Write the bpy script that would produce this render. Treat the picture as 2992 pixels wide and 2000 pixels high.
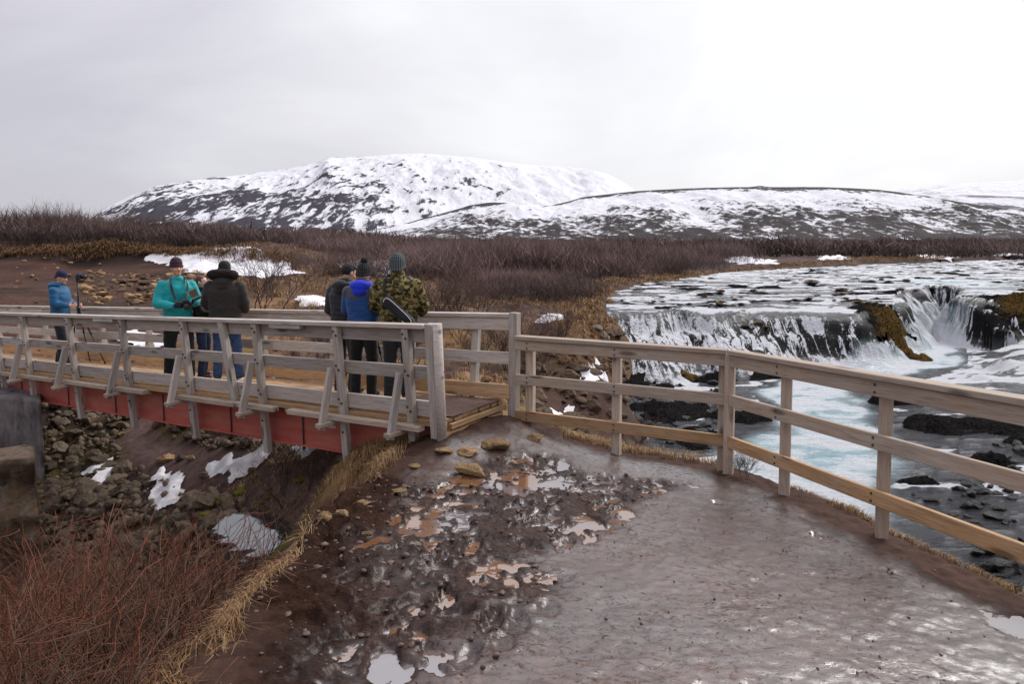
import bpy, bmesh, math, random
import numpy as np
from mathutils import Vector, Matrix, Euler

# ------------------------------------------------------------------ scene, camera, light
scene = bpy.context.scene
for o in list(bpy.data.objects):
    bpy.data.objects.remove(o)
scene.render.engine = 'CYCLES'
scene.cycles.use_denoising = True
scene.cycles.max_bounces = 6
scene.cycles.diffuse_bounces = 3
scene.cycles.glossy_bounces = 3
scene.view_settings.view_transform = 'Standard'
scene.view_settings.look = 'None'
scene.view_settings.gamma = 1.0
scene.view_settings.exposure = 0.55
scene.view_settings.use_curve_mapping = False
COL = scene.collection

CAMH = 1.9
PITCH = math.atan(0.0645)
FOC = 2000.0                      # focal length in photo pixels (2992 wide)
cam_d = bpy.data.cameras.new('camera')
cam = bpy.data.objects.new('camera', cam_d)
COL.objects.link(cam)
cam.location = (0, 0, CAMH)
cam.rotation_euler = (math.radians(90) - PITCH, 0, 0)
cam_d.sensor_width = 36.0
cam_d.lens = FOC / 2992.0 * 36.0
cam_d.shift_y = -159.0 / 2992.0
cam_d.clip_start = 0.05
cam_d.clip_end = 30000
scene.camera = cam

SUN_EL, SUN_AZ = math.radians(42), math.radians(48)   # azimuth from +Y towards +X
sun_dir = Vector((math.sin(SUN_AZ) * math.cos(SUN_EL), math.cos(SUN_AZ) * math.cos(SUN_EL), math.sin(SUN_EL)))
sd_ = bpy.data.lights.new('sun', 'SUN')
sd_.energy = 1.5
sd_.angle = math.radians(22)
sd_.color = (1.0, 0.965, 0.92)
sun = bpy.data.objects.new('sun', sd_)
COL.objects.link(sun)
sun.rotation_euler = (-sun_dir).to_track_quat('-Z', 'Y').to_euler()

def build_world():
    w = bpy.data.worlds.new('World')
    scene.world = w
    w.use_nodes = True
    nt = w.node_tree
    nt.nodes.clear()
    N = nt.nodes.new; L = nt.links.new
    out = N('ShaderNodeOutputWorld'); bg = N('ShaderNodeBackground')
    sky = N('ShaderNodeTexSky'); sky.sky_type = 'NISHITA'; sky.sun_disc = False
    sky.sun_elevation = SUN_EL; sky.sun_rotation = SUN_AZ
    tc = N('ShaderNodeTexCoord')
    mp = N('ShaderNodeMapping'); mp.inputs['Scale'].default_value = (1.0, 1.0, 2.6)
    L(tc.outputs['Generated'], mp.inputs['Vector'])
    nz = N('ShaderNodeTexNoise'); nz.inputs['Scale'].default_value = 1.7; nz.inputs['Detail'].default_value = 5
    nz.inputs['Roughness'].default_value = 0.52; nz.inputs['Distortion'].default_value = 0.4
    L(mp.outputs[0], nz.inputs['Vector'])
    # thin cloud towards the hidden sun is brighter, thick cloud away from it greyer
    dot = N('ShaderNodeVectorMath'); dot.operation = 'DOT_PRODUCT'
    hd = Vector((sun_dir.x, sun_dir.y, 0.12)).normalized()
    dot.inputs[1].default_value = hd
    L(tc.outputs['Generated'], dot.inputs[0])
    m1 = N('ShaderNodeMapRange'); m1.inputs['From Min'].default_value = -0.4; m1.inputs['From Max'].default_value = 0.98
    L(dot.outputs['Value'], m1.inputs['Value'])
    add = N('ShaderNodeMath'); add.operation = 'MULTIPLY_ADD'
    m2 = N('ShaderNodeMapRange'); m2.inputs['From Min'].default_value = 0.3; m2.inputs['From Max'].default_value = 0.7
    m2.inputs['To Min'].default_value = -0.2; m2.inputs['To Max'].default_value = 0.2
    L(nz.outputs['Fac'], m2.inputs['Value'])
    add.inputs[1].default_value = 1.0
    L(m1.outputs[0], add.inputs[0]); L(m2.outputs[0], add.inputs[2])
    ramp = N('ShaderNodeValToRGB')
    cr = ramp.color_ramp
    cr.elements[0].position = 0.0; cr.elements[0].color = (0.34, 0.33, 0.37, 1)
    cr.elements[1].position = 1.0; cr.elements[1].color = (0.68, 0.675, 0.69, 1)
    e = cr.elements.new(0.45); e.color = (0.42, 0.41, 0.455, 1)
    e = cr.elements.new(0.68); e.color = (0.525, 0.515, 0.55, 1)
    e = cr.elements.new(0.86); e.color = (0.60, 0.595, 0.615, 1)
    L(add.outputs[0], ramp.inputs[0])
    sc = N('ShaderNodeVectorMath'); sc.operation = 'SCALE'; sc.inputs['Scale'].default_value = 0.10
    L(sky.outputs[0], sc.inputs[0])
    mix = N('ShaderNodeMix'); mix.data_type = 'RGBA'; mix.inputs[0].default_value = 0.94
    L(sc.outputs[0], mix.inputs[6]); L(ramp.outputs[0], mix.inputs[7])
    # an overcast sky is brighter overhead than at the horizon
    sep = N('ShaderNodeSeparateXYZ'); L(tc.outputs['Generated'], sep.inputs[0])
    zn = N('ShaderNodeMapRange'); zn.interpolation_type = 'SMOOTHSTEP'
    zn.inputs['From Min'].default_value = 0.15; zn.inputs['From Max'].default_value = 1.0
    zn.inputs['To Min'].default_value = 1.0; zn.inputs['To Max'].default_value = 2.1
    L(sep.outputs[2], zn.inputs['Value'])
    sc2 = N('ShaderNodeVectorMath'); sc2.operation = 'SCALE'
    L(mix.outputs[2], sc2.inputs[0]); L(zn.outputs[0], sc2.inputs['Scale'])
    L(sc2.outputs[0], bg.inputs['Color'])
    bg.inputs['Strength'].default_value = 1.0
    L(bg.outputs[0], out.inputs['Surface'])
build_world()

# ------------------------------------------------------------------ helpers
def ray(u, v):
    dx = (u - 1496.0) / FOC
    dv = (v - 841.0) / FOC
    c, s = math.cos(PITCH), math.sin(PITCH)
    return np.array([dx, c - dv * s, -s - dv * c])

def at_t(u, v, t):
    return np.array([0, 0, CAMH]) + ray(u, v) * t

def at_z(u, v, z):
    r = ray(u, v)
    return np.array([0, 0, CAMH]) + r * ((z - CAMH) / r[2])

def srgb(r, g, b):
    def f(c):
        c /= 255.0
        return c / 12.92 if c <= 0.04045 else ((c + 0.055) / 1.055) ** 2.4
    return (f(r), f(g), f(b))

_tabs = {}
def vnoise(x, y, seed=0):
    """smooth value noise, -1..1, vectorised"""
    if seed not in _tabs:
        _tabs[seed] = np.random.RandomState(1000 + seed).uniform(-1, 1, (256, 256)).astype(np.float32)
    T = _tabs[seed]
    x = np.asarray(x, dtype=np.float64); y = np.asarray(y, dtype=np.float64)
    xi = np.floor(x); yi = np.floor(y)
    fx = x - xi; fy = y - yi
    xi = xi.astype(np.int64) & 255; yi = yi.astype(np.int64) & 255
    x1 = (xi + 1) & 255; y1 = (yi + 1) & 255
    fx = fx * fx * fx * (fx * (fx * 6 - 15) + 10); fy = fy * fy * fy * (fy * (fy * 6 - 15) + 10)
    a = T[xi, yi] * (1 - fx) + T[x1, yi] * fx
    b = T[xi, y1] * (1 - fx) + T[x1, y1] * fx
    return a * (1 - fy) + b * fy

def fbm(x, y, seed=0, octv=4, gain=0.5, lac=2.07):
    s = 0.0; a = 1.0; tot = 0.0
    c, si = math.cos(0.6), math.sin(0.6)
    for i in range(octv):
        s = s + a * vnoise(x, y, seed + i)
        tot += a
        a *= gain
        x, y = (c * x - si * y) * lac + 3.7, (si * x + c * y) * lac - 1.3
    return s / tot * 1.5

def sstep(a, b, x):
    t = np.clip((x - a) / (b - a), 0, 1)
    return t * t * (3 - 2 * t)

def mix(a, b, t):
    return a * (1 - t) + b * t

def cmix(c, col, t):
    return c * (1 - t[..., None]) + np.array(col)[None, :] * t[..., None] if c.ndim == 2 else c

def seg_dist(px, py, pts, closed=False):
    """distance to a polyline and arc length of the nearest point"""
    best = np.full(px.shape, 1e18); arc = np.zeros(px.shape); acc = 0.0
    n = len(pts)
    for i in range(n if closed else n - 1):
        ax, ay = pts[i]; bx, by = pts[(i + 1) % n]
        dx, dy = bx - ax, by - ay
        l2 = dx * dx + dy * dy
        t = np.clip(((px - ax) * dx + (py - ay) * dy) / l2, 0, 1)
        d = (px - ax - t * dx) ** 2 + (py - ay - t * dy) ** 2
        m = d < best
        best = np.where(m, d, best)
        arc = np.where(m, acc + t * math.sqrt(l2), arc)
        acc += math.sqrt(l2)
    return np.sqrt(best), arc

def poly_in(px, py, pts):
    ins = np.zeros(px.shape, bool)
    n = len(pts)
    for i in range(n):
        ax, ay = pts[i]; bx, by = pts[(i + 1) % n]
        if ay == by:
            continue
        c = ((ay > py) != (by > py)) & (px < (bx - ax) * (py - ay) / (by - ay) + ax)
        ins ^= c
    return ins

def poly_sd(px, py, pts):
    d, arc = seg_dist(px, py, pts, True)
    return np.where(poly_in(px, py, pts), -d, d)

def mesh_from(name, verts, faces, smooth=True):
    """verts (n,3), faces (m,k) all k-gons, numpy"""
    me = bpy.data.meshes.new(name)
    verts = np.ascontiguousarray(verts, dtype=np.float32)
    faces = np.ascontiguousarray(faces, dtype=np.int32)
    k = faces.shape[1]
    me.vertices.add(len(verts)); me.vertices.foreach_set('co', verts.ravel())
    me.loops.add(faces.size); me.loops.foreach_set('vertex_index', faces.ravel())
    me.polygons.add(len(faces))
    me.polygons.foreach_set('loop_start', np.arange(0, faces.size, k, dtype=np.int32))
    try:
        me.polygons.foreach_set('loop_total', np.full(len(faces), k, dtype=np.int32))
    except Exception:
        pass
    if smooth:
        me.polygons.foreach_set('use_smooth', np.ones(len(faces), dtype=bool))
    me.update(calc_edges=True)
    me.validate()
    return me

def set_attr(me, name, vals):
    vals = np.ascontiguousarray(vals, dtype=np.float32)
    if vals.ndim == 1:
        a = me.attributes.new(name, 'FLOAT', 'POINT')
        a.data.foreach_set('value', vals)
    else:
        if vals.shape[1] == 3:
            vals = np.concatenate([vals, np.ones((len(vals), 1), np.float32)], 1)
        a = me.attributes.new(name, 'FLOAT_COLOR', 'POINT')
        a.data.foreach_set('color', np.ascontiguousarray(vals).ravel())

def grid_faces(nr, nc, keep=None):
    i = np.arange(nr - 1)[:, None] * nc + np.arange(nc - 1)[None, :]
    f = np.stack([i, i + 1, i + nc + 1, i + nc], -1)
    if keep is not None:
        f = f[keep]
    return f.reshape(-1, 4)

def compact(verts, faces, *attrs):
    used = np.zeros(len(verts), bool); used[faces.ravel()] = True
    idx = np.cumsum(used) - 1
    return (verts[used], idx[faces]) + tuple(a[used] for a in attrs)

def link(name, me, mat=None, parent=None, **props):
    o = bpy.data.objects.new(name, me)
    COL.objects.link(o)
    if mat is not None and me is not None and len(me.materials) == 0:
        me.materials.append(mat)
    if parent is not None:
        o.parent = parent
    for k, v in props.items():
        if v is not None:
            o[k] = v
    return o

def empty(name, loc=(0, 0, 0), **props):
    o = bpy.data.objects.new(name, None)
    COL.objects.link(o)
    o.location = loc
    o.empty_display_size = 0.2
    for k, v in props.items():
        if v is not None:
            o[k] = v
    return o

class MatB:
    """small node-tree builder"""
    def __init__(self, name):
        self.m = bpy.data.materials.new(name)
        self.m.use_nodes = True
        self.nt = self.m.node_tree
        self.nt.nodes.clear()
        self.out = self.n('ShaderNodeOutputMaterial')
        self.p = self.n('ShaderNodeBsdfPrincipled')
        self.l(self.p.outputs[0], self.out.inputs['Surface'])
    def n(self, t, **kw):
        nd = self.nt.nodes.new(t)
        for k, v in kw.items():
            setattr(nd, k, v)
        return nd
    def l(self, a, b):
        self.nt.links.new(a, b)
    def val(self, sock, v):
        if hasattr(v, 'is_output'):
            self.l(v, sock)
        else:
            sock.default_value = v
    def set(self, **kw):
        for k, v in kw.items():
            s = self.p.inputs[k]
            if isinstance(v, tuple) and len(v) == 3 and s.type == 'RGBA':
                v = v + (1,)
            self.val(s, v)
        return self
    def attr(self, name, out='Fac'):
        return self.n('ShaderNodeAttribute', attribute_name=name).outputs[out]
    def coord(self, kind='Object', scale=(1, 1, 1), rot=(0, 0, 0), loc=(0, 0, 0)):
        tc = self.n('ShaderNodeTexCoord')
        mp = self.n('ShaderNodeMapping')
        mp.inputs['Scale'].default_value = scale
        mp.inputs['Rotation'].default_value = rot
        self.val(mp.inputs['Location'], loc)
        self.l(tc.outputs[kind], mp.inputs['Vector'])
        return mp.outputs[0]
    def noise(self, vec, scale, detail=4, rough=0.55, dist=0.0):
        nd = self.n('ShaderNodeTexNoise')
        if vec is not None:
            self.l(vec, nd.inputs['Vector'])
        nd.inputs['Scale'].default_value = scale; nd.inputs['Detail'].default_value = detail
        nd.inputs['Roughness'].default_value = rough; nd.inputs['Distortion'].default_value = dist
        return nd.outputs['Fac']
    def vor(self, vec, scale, feature='F1', out='Distance'):
        nd = self.n('ShaderNodeTexVoronoi', feature=feature)
        self.l(vec, nd.inputs['Vector']); nd.inputs['Scale'].default_value = scale
        return nd.outputs[out]
    def rng(self, v, a, b, c=0.0, d=1.0, smooth=False):
        nd = self.n('ShaderNodeMapRange')
        if smooth:
            nd.interpolation_type = 'SMOOTHSTEP'
        self.l(v, nd.inputs['Value'])
        nd.inputs['From Min'].default_value = a; nd.inputs['From Max'].default_value = b
        nd.inputs['To Min'].default_value = c; nd.inputs['To Max'].default_value = d
        return nd.outputs[0]
    def math(self, op, a, b=0.0, c=None):
        nd = self.n('ShaderNodeMath', operation=op)
        self.val(nd.inputs[0], a); self.val(nd.inputs[1], b)
        if c is not None:
            self.val(nd.inputs[2], c)
        return nd.outputs[0]
    def mixc(self, f, a, b, blend='MIX'):
        nd = self.n('ShaderNodeMix', data_type='RGBA', blend_type=blend)
        self.val(nd.inputs[0], f)
        for s, v in ((nd.inputs[6], a), (nd.inputs[7], b)):
            if isinstance(v, tuple):
                v = v + (1,) if len(v) == 3 else v
            self.val(s, v)
        return nd.outputs[2]
    def ramp(self, f, stops, interp='LINEAR'):
        nd = self.n('ShaderNodeValToRGB')
        cr = nd.color_ramp; cr.interpolation = interp
        while len(cr.elements) < len(stops):
            cr.elements.new(0.5)
        for e, (p, c) in zip(cr.elements, stops):
            e.position = p; e.color = tuple(c) + (1,) if len(c) == 3 else c
        self.l(f, nd.inputs[0])
        return nd.outputs[0]
    def bump(self, h, strength=0.5, dist=0.02, normal=None):
        nd = self.n('ShaderNodeBump')
        self.val(nd.inputs['Strength'], strength)
        nd.inputs['Distance'].default_value = dist
        self.l(h, nd.inputs['Height'])
        if normal is not None:
            self.l(normal, nd.inputs['Normal'])
        return nd.outputs[0]

def simple_mat(name, col, rough=0.7, nscale=20, var=0.25, bump=0.15, bdist=0.004, **kw):
    b = MatB(name)
    v = b.coord('Object')
    n = b.noise(v, nscale, 5)
    c = b.mixc(b.rng(n, 0.3, 0.7), tuple(x * (1 - var) for x in col), tuple(min(1, x * (1 + var)) for x in col))
    b.set(**{'Base Color': c, 'Roughness': rough})
    if bump:
        b.set(Normal=b.bump(n, bump, bdist))
    if kw:
        b.set(**kw)
    return b.m
# ------------------------------------------------------------------ terrain function
PATH = [(-1.25, -6), (-1.25, 1.0), (-1.3, 2.84), (-1.35, 4.15), (-1.44, 5.1), (-1.26, 5.9), (-1.18, 6.9), (-0.85, 7.45),
        (0.0, 8.5), (0.35, 8.45), (1.3, 7.95), (2.0, 7.62), (2.42, 7.25), (2.72, 6.5), (2.95, 5.6), (3.15, 4.7), (3.2, 3.9), (3.4, 2.5), (3.7, 1), (4.0, -6)]
RIV = [(3.9, 26.5), (3.5, 22.5), (2.2, 19.4), (2.9, 16), (3.3, 13.7), (3.4, 11), (3.8, 9), (4.4, 7), (4.9, 5), (5.6, 2), (7, -6),
       (90, -6), (90, 50), (54, 56), (43.5, 61), (62, 75), (60, 80), (48, 72), (31, 60.5), (21, 52.3), (15.6, 46.3), (10.5, 40), (7, 36), (5.0, 31.5)]
CTRL = np.array([
    (-3, 8.8, -2.15), (-4.4, 10.2, -1.75), (-5.7, 10.2, -2.25), (-8.6, 13.1, -2.0), (-7.3, 10.6, -2.55), (-3.6, 7, -2.1), (-5, 7, -2.4), (-7, 8, -2.6),
    (-2.6, 3.5, -0.95), (-3.5, 4.5, -1.5), (-2.4, 2, -0.45), (-4, 2.5, -1.15), (-6, 4, -1.9), (-8, 6, -2.4), (-2.5, 5.2, -1.45), (-2.3, 6.3, -1.5), (-3, 0, -.4), (-6, 0, -1.2),
    (-1.9, 8.0, -0.75), (-2.6, 9.3, -1.15), (-10, 9, -2.2), (-13, 12, -1.6), (-1.3, 9.0, -0.6),
    (-0.5, 10, -0.6), (-0.67, 13.7, -0.85), (-4, 15, -1.0), (-6.5, 13.5, -1.5), (-9.9, 17.8, -0.95), (-14, 18, -0.8), (-3, 20, -0.5), (0.93, 17.6, -1.2), (1.6, 20.8, -0.8),
    (1.1, 15.6, -1.9), (0.5, 11.3, -1.1), (1.3, 9.6, -1.1), (2.2, 13, -2.2), (3.2, 9.2, -2.4), (3.8, 7.3, -2.3), (4.3, 5.3, -2.2), (5, 2.5, -2.1), (5.5, 0, -2), (2.4, 24, -0.7),
    (-14.8, 27, 0.0), (-25, 28, 0.15), (-5, 27, -0.1), (1, 26, -0.35), (-20, 22, -.4),
    (-33, 38.9, 0.62), (-24, 38.9, 0.62), (-16, 38.9, 0.65), (-33, 40.6, 1.75), (-24, 40.6, 1.75), (-16, 40.4, 1.55), (-12, 40, 0.75),
    (-30, 52, 1.9), (-12, 52, 1.0), (0, 40, 0.3), (-6, 36, 0.45), (5, 45, 0.15), (3, 32, -0.15), (20, 62, 0.3), (-40, 20, 0), (-40, 5, -1), (40, 72, .4), (66, 70, .6), (52, 60, .5), (70, 62, .9)])

def _mq(ax, ay, bx, by):
    return np.sqrt((ax - bx) ** 2 + (ay - by) ** 2 + 0.5)
_A = _mq(CTRL[:, 0][:, None], CTRL[:, 1][:, None], CTRL[:, 0][None], CTRL[:, 1][None])
_n = len(CTRL)
_M = np.zeros((_n + 3, _n + 3))
_M[:_n, :_n] = _A + np.eye(_n) * 0.02
_M[:_n, _n] = 1; _M[:_n, _n + 1] = CTRL[:, 0]; _M[:_n, _n + 2] = CTRL[:, 1]
_M[_n:, :_n] = _M[:_n, _n:].T
_W = np.linalg.solve(_M, np.concatenate([CTRL[:, 2], np.zeros(3)]))

def z_path(x, y):
    return 0.2 - 0.085 * y - 0.045 * x + 0.24 * np.exp(-((x + 0.3) ** 2 + (y - 7.9) ** 2) / 1.1)

CHURN = [tuple(at_z(u, v, z)[:2]) for u, v, z in [(840, 1600, -.15), (900, 1500, -.2), (1080, 1405, -.25), (1300, 1400, -.25), (1500, 1330, -.3), (1750, 1350, -.33), (1960, 1400, -.36),
          (1850, 1530, -.3), (1640, 1620, -.2), (1560, 1720, -.15), (1480, 1850, -.1), (1330, 2080, 0.), (640, 2120, 0.05), (760, 1850, -.05), (830, 1700, -.1)]]

POOLS = []
for _u, _v, _rx, _ry, _a in [(1075, 1590, .17, .30, -.5), (960, 1680, .14, .12, 0), (1200, 1480, .13, .10, 0), (1260, 1445, .12, .05, 0), (1360, 1435, .10, .05, 0), (1420, 1445, .08, .05, 0), (1525, 1405, .10, .05, .4), (1530, 1475, .12, .05, 0), (1590, 1468, .09, .08, 0),
        (1640, 1420, .16, .05, .2), (1720, 1408, .1, .04, 0), (1515, 1550, .09, .05, 0), (1400, 1465, .10, .04, .3), (1335, 1580, .09, .06, 0), (1250, 1728, .17, .06, .1), (1400, 1650, .09, .06, 0), (1110, 1800, .10, .06, 0), (1118, 1856, .12, .045, 0),
        (940, 1770, .10, .11, 0), (870, 1850, .19, .08, .2), (975, 1880, .17, .06, .5), (1255, 1905, .06, .09, 0), (900, 1930, .14, .09, .4), (800, 1960, .16, .10, 0), (1020, 1840, .09, .05, 0), (1000, 1930, .08, .05, 0), (2400, 1570, .17, .07, -.75), (2025, 1420, .06, .17, .2), (2100, 1470, .1, .05, 0), (2985, 1830, .2, .2, 0),
        (1120, 1925, .07, .05, 0), (1215, 1790, .09, .04, 0), (1300, 1810, .12, .03, .2), (1870, 1400, .12, .05, 0), (1760, 1460, .1, .04, 0), (1830, 1450, .1, .03, 0), (1950, 1340, .12, .03, 0), (1445, 1510, .08, .03, 0), (1290, 1530, .1, .03, .2), (1650, 1520, .08, .03, 0)]:
    _p = at_z(_u, _v, -.25)
    for _ in range(3):
        _p = at_z(_u, _v, float(.2 - .085 * _p[1] - .045 * _p[0]))
    POOLS.append((_p[0], _p[1], _rx * .62, _ry * .66, _a))
_rp = np.random.RandomState(17)
_k = 0
while _k < 110:
    _x, _y = _rp.uniform(-1.3, 2.3), _rp.uniform(2.3, 7.6)
    if poly_sd(np.array([_x]), np.array([_y]), CHURN)[0] < -.1:
        POOLS.append((_x, _y, _rp.uniform(.03, .095), _rp.uniform(.02, .05), _rp.normal(0, .5))); _k += 1
def pool_e(x, y):
    e = np.full(x.shape, 9.0)
    wx = x + .05 * vnoise(x / .12, y / .12, 300) + .02 * vnoise(x / .04, y / .04, 302); wy = y + .05 * vnoise(x / .12, y / .12, 301) + .02 * vnoise(x / .04, y / .04, 303)
    for px, py, rx, ry, a in POOLS:
        k = (np.abs(x - px) < .6) & (np.abs(y - py) < .6)
        c, s_ = math.cos(a), math.sin(a)
        dx, dy = wx[k] - px, wy[k] - py
        e[k] = np.minimum(e[k], np.hypot((c * dx + s_ * dy) / rx, (-s_ * dx + c * dy) / ry))
    return e

_rs = np.random.RandomState(5)
PRINTS = []
for _i in range(420):
    PRINTS.append((_rs.uniform(-1.5, 2.7), _rs.uniform(2.0, 8.0), _rs.uniform(0, 3.14) if _rs.rand() < .35 else _rs.normal(1.25, 0.35), _rs.uniform(.11, .17), _rs.uniform(.045, .075), _rs.uniform(.02, .055)))

def ground_z(x, y, detail=True):
    x = np.asarray(x, float); y = np.asarray(y, float)
    shp = x.shape
    x = x.ravel(); y = y.ravel()
    cx = np.clip(x, -60, 75); cy = np.clip(y, -6, 85)
    z = np.zeros(x.shape)
    for i in range(_n):
        z += _W[i] * _mq(cx, cy, CTRL[i, 0], CTRL[i, 1])
    z += _W[_n] + _W[_n + 1] * cx + _W[_n + 2] * cy
    r = np.hypot(x, y)
    plain = 0.35 + 0.0045 * np.maximum(0, r - 60) + 0.25 * fbm(x / 25, y / 25, 3, 3)
    left = sstep(-8, -22, x) * sstep(30, 42, y)
    plain = plain + left * 1.4 * sstep(300, 60, r)
    z = mix(z, plain, sstep(52, 74, r))
    rough = 0.16 * fbm(x / 1.9, y / 1.9, 11, 4) + 0.06 * fbm(x / .45, y / .45, 17, 3)
    z = z + rough * (0.25 + 0.75 * sstep(3, 12, r))
    # river carve
    sdr = poly_sd(x + .35 * vnoise(x / 1.3, y / 1.3, 40), y + .35 * vnoise(x / 1.3, y / 1.3, 41), RIV)
    z = mix(z, np.minimum(z, -3.4), sstep(0.5, -1.6, sdr))
    # path plateau
    sp = poly_sd(x + .12 * vnoise(x / .6, y / .6, 42), y + .12 * vnoise(x / .6, y / .6, 43), PATH)
    zp = z_path(x, y)
    rim = np.where(x < .6, .06, -.02) * sstep(-0.75, -0.2, sp) * sstep(0.3, 0.0, sp) * (1 + .8 * vnoise(x / .5, y / .5, 44))
    if detail:
        m = sp < 0.6
        d = np.zeros(x.shape)
        xx, yy = x[m], y[m]
        ch = sstep(0.25, -0.25, poly_sd(xx + .25 * vnoise(xx / .4, yy / .4, 45), yy + .25 * vnoise(xx / .4, yy / .4, 46), CHURN))
        fo = np.zeros(xx.shape)
        for (px, py, a, la, lb, dp) in PRINTS:
            k = (np.abs(xx - px) < .3) & (np.abs(yy - py) < .3)
            if not k.any():
                continue
            dx, dy = xx[k] - px, yy[k] - py
            c, s = math.cos(a), math.sin(a)
            e = np.sqrt(((c * dx + s * dy) / la) ** 2 + ((-s * dx + c * dy) / lb) ** 2)
            fo[k] += -dp * sstep(1.15, .75, e) + dp * .55 * np.exp(-((e - 1.35) / .28) ** 2)
        fo = np.clip(fo, -.042, .022)
        rid = 1 - np.abs(fbm(xx / .16, yy / .12, 50, 3))
        dd = ch * (fo * 0.85 + .020 * (rid - .62) + .017 * fbm(xx / .06, yy / .05, 54, 4, .65) + .03 * fbm(xx / .7, yy / .7, 57, 2))
        dd += (1 - ch) * (.013 * sstep(-.65, -.25, sp[m]) * fbm(xx / .09, yy / .08, 160, 4) + .005 * fbm(xx / .07, yy / .05, 60, 4, .6) + .010 * fbm(xx / .6, yy / .45, 63, 2) + .1 * np.minimum(0, fo) * (fo < 0))
        pe = pool_e(xx, yy)
        dd = mix(dd, -.034 + .004 * fbm(xx / .1, yy / .1, 66, 2), sstep(1.18, .85, pe))
        d[m] = dd
        zp = zp + d * sstep(.5, .0, sp)
    wd = np.where((x > 0) | (y > 7.6), 1.25, np.interp(y, [3.2, 4.6, 6.8, 7.6], [.95, .38, .42, .9]))
    z = mix(zp + rim, z, sstep(0.0, 1.0, sp / wd))
    return z.reshape(shp)

def ground_hit(u, v, tmax=160.0):
    r = ray(u, v)
    t = np.concatenate([np.arange(2, 30, .05), np.arange(30, tmax, .3)])
    p = np.array([0, 0, CAMH])[None] + r[None] * t[:, None]
    g = ground_z(p[:, 0], p[:, 1], False)
    k = np.argmax(p[:, 2] < g)
    if not (p[:, 2] < g).any():
        k = len(t) - 1
    return p[k][0], p[k][1], float(g[k])

def gz(x, y):
    return float(ground_z(np.array([x]), np.array([y]))[0])

# ------------------------------------------------------------------ ground sheet
def axis_out(start, step, growth, end):
    v = [start]
    while abs(v[-1]) < abs(end):
        v.append(v[-1] + step); step *= growth
    return v[1:]
xs = np.concatenate([axis_out(-2.0, -.017, 1.04, -4000)[::-1], np.arange(-2.0, 3.4, .017), axis_out(3.4, .017, 1.04, 4000)])
ys = [-60, -20, -8, -3, -1, 0, .6, 1.0]
y_ = 1.3
while y_ < 4000:
    ys.append(y_)
    y_ += y_ * (.0060 if y_ < 8.2 else .0095 if y_ < 14 else .014 if y_ < 60 else .06)
ys = np.array(ys)
GX, GY = np.meshgrid(xs, ys)
gzv = ground_z(GX, GY)
gx, gy, g0 = GX.ravel(), GY.ravel(), gzv.ravel()

def colour_ground(x, y, z):
    n = len(x)
    r = np.hypot(x, y)
    n1 = fbm(x / 2.2, y / 2.2, 70, 4); n2 = fbm(x / .5, y / .5, 74, 4); n3 = fbm(x / 7, y / 7, 78, 3)
    soil = np.array(srgb(84, 60, 52)); dark = np.array(srgb(48, 38, 33)); tan = np.array(srgb(134, 104, 72)); red = np.array(srgb(76, 52, 43))
    brush = np.array(srgb(74, 58, 54)); moss = np.array(srgb(88, 84, 38)); mud = np.array(srgb(74, 54, 47)); ice = np.array(srgb(105, 92, 90))
    C = np.tile(brush, (n, 1))
    C = cmix(C, tan, np.clip(.5 + .9 * n1 + .3 * n2, 0, 1) * sstep(60, 24, r))
    # churned peat slope on the left
    redm = sstep(-7.0, -11, x + 1.5 * n1) * sstep(46, 41, y + 2 * n1) * sstep(12, 17, y)
    C = cmix(C, red, redm * np.clip(.9 + .5 * n2, 0, 1))
    C = cmix(C, dark, redm * sstep(-.05, .4, n1 + .6 * n2) * .75)
    C = cmix(C, dark * .8, sstep(38.2, 39, y) * sstep(41.2, 40.2, y) * (x < -12) * .9)
    # gully and bank below the bridge
    gul = sstep(-.7, -1.2, z + .15 * n2) * (y < 19)
    C = cmix(C, dark, gul * np.clip(.75 + .6 * n2, 0, 1))
    C = cmix(C, moss, gul * sstep(.25, .7, n1 + .3 * n2) * .55)
    tr = np.exp(-(seg_dist(x, y, TRAIL)[0] / .33) ** 2)
    C = cmix(C, np.array(srgb(98, 80, 76)), np.clip(tr * 1.3, 0, 1))
    brn = sstep(2.0, .6, np.hypot((x - .8) / 1.6, (y - 17.5) / 3.0)) 
    C = cmix(C, soil * .8, brn * .7)
    # river bank soil
    sdr = poly_sd(x, y, RIV)
    C = cmix(C, np.array(srgb(92, 70, 48)), sstep(1.8, .4, sdr + .6 * n2) * (y > 19) * np.clip(.6 + .8 * n2, 0, 1))
    # path
    sp = poly_sd(x, y, PATH)
    pm = sstep(.35, .05, sp + .12 * n2)
    C = cmix(C, soil, sstep(1.0, .3, sp + .2 * n2) * (y > 1))
    C = cmix(C, mud, pm)
    C = cmix(C, np.array(srgb(66, 47, 39)), sstep(-.75, -.35, sp + .15 * n2) * sstep(.5, .1, sp) * .85)
    inn = sstep(-.25, -.75, sp + .18 * n2)
    C = C * (1 + .25 * (n2[:, None]))
    wet = inn * np.clip(.85 + .25 * n1, 0, 1)
    ch = sstep(.2, -.2, poly_sd(x + .25 * vnoise(x / .4, y / .4, 45), y + .25 * vnoise(x / .4, y / .4, 46), CHURN))
    C = C * (1 - np.array([.24, .30, .36])[None, :] * (ch * (sp < .2))[:, None])
    return np.clip(C, .004, .9), wet, ch * (sp < .2)

TRAIL = [ground_hit(u, v)[:2] for u, v in [(1000, 1340), (900, 1395), (780, 1385), (640, 1375), (520, 1355), (420, 1320), (400, 1270), (430, 1235)]]
gc, gw, gch = colour_ground(gx, gy, g0)

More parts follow.
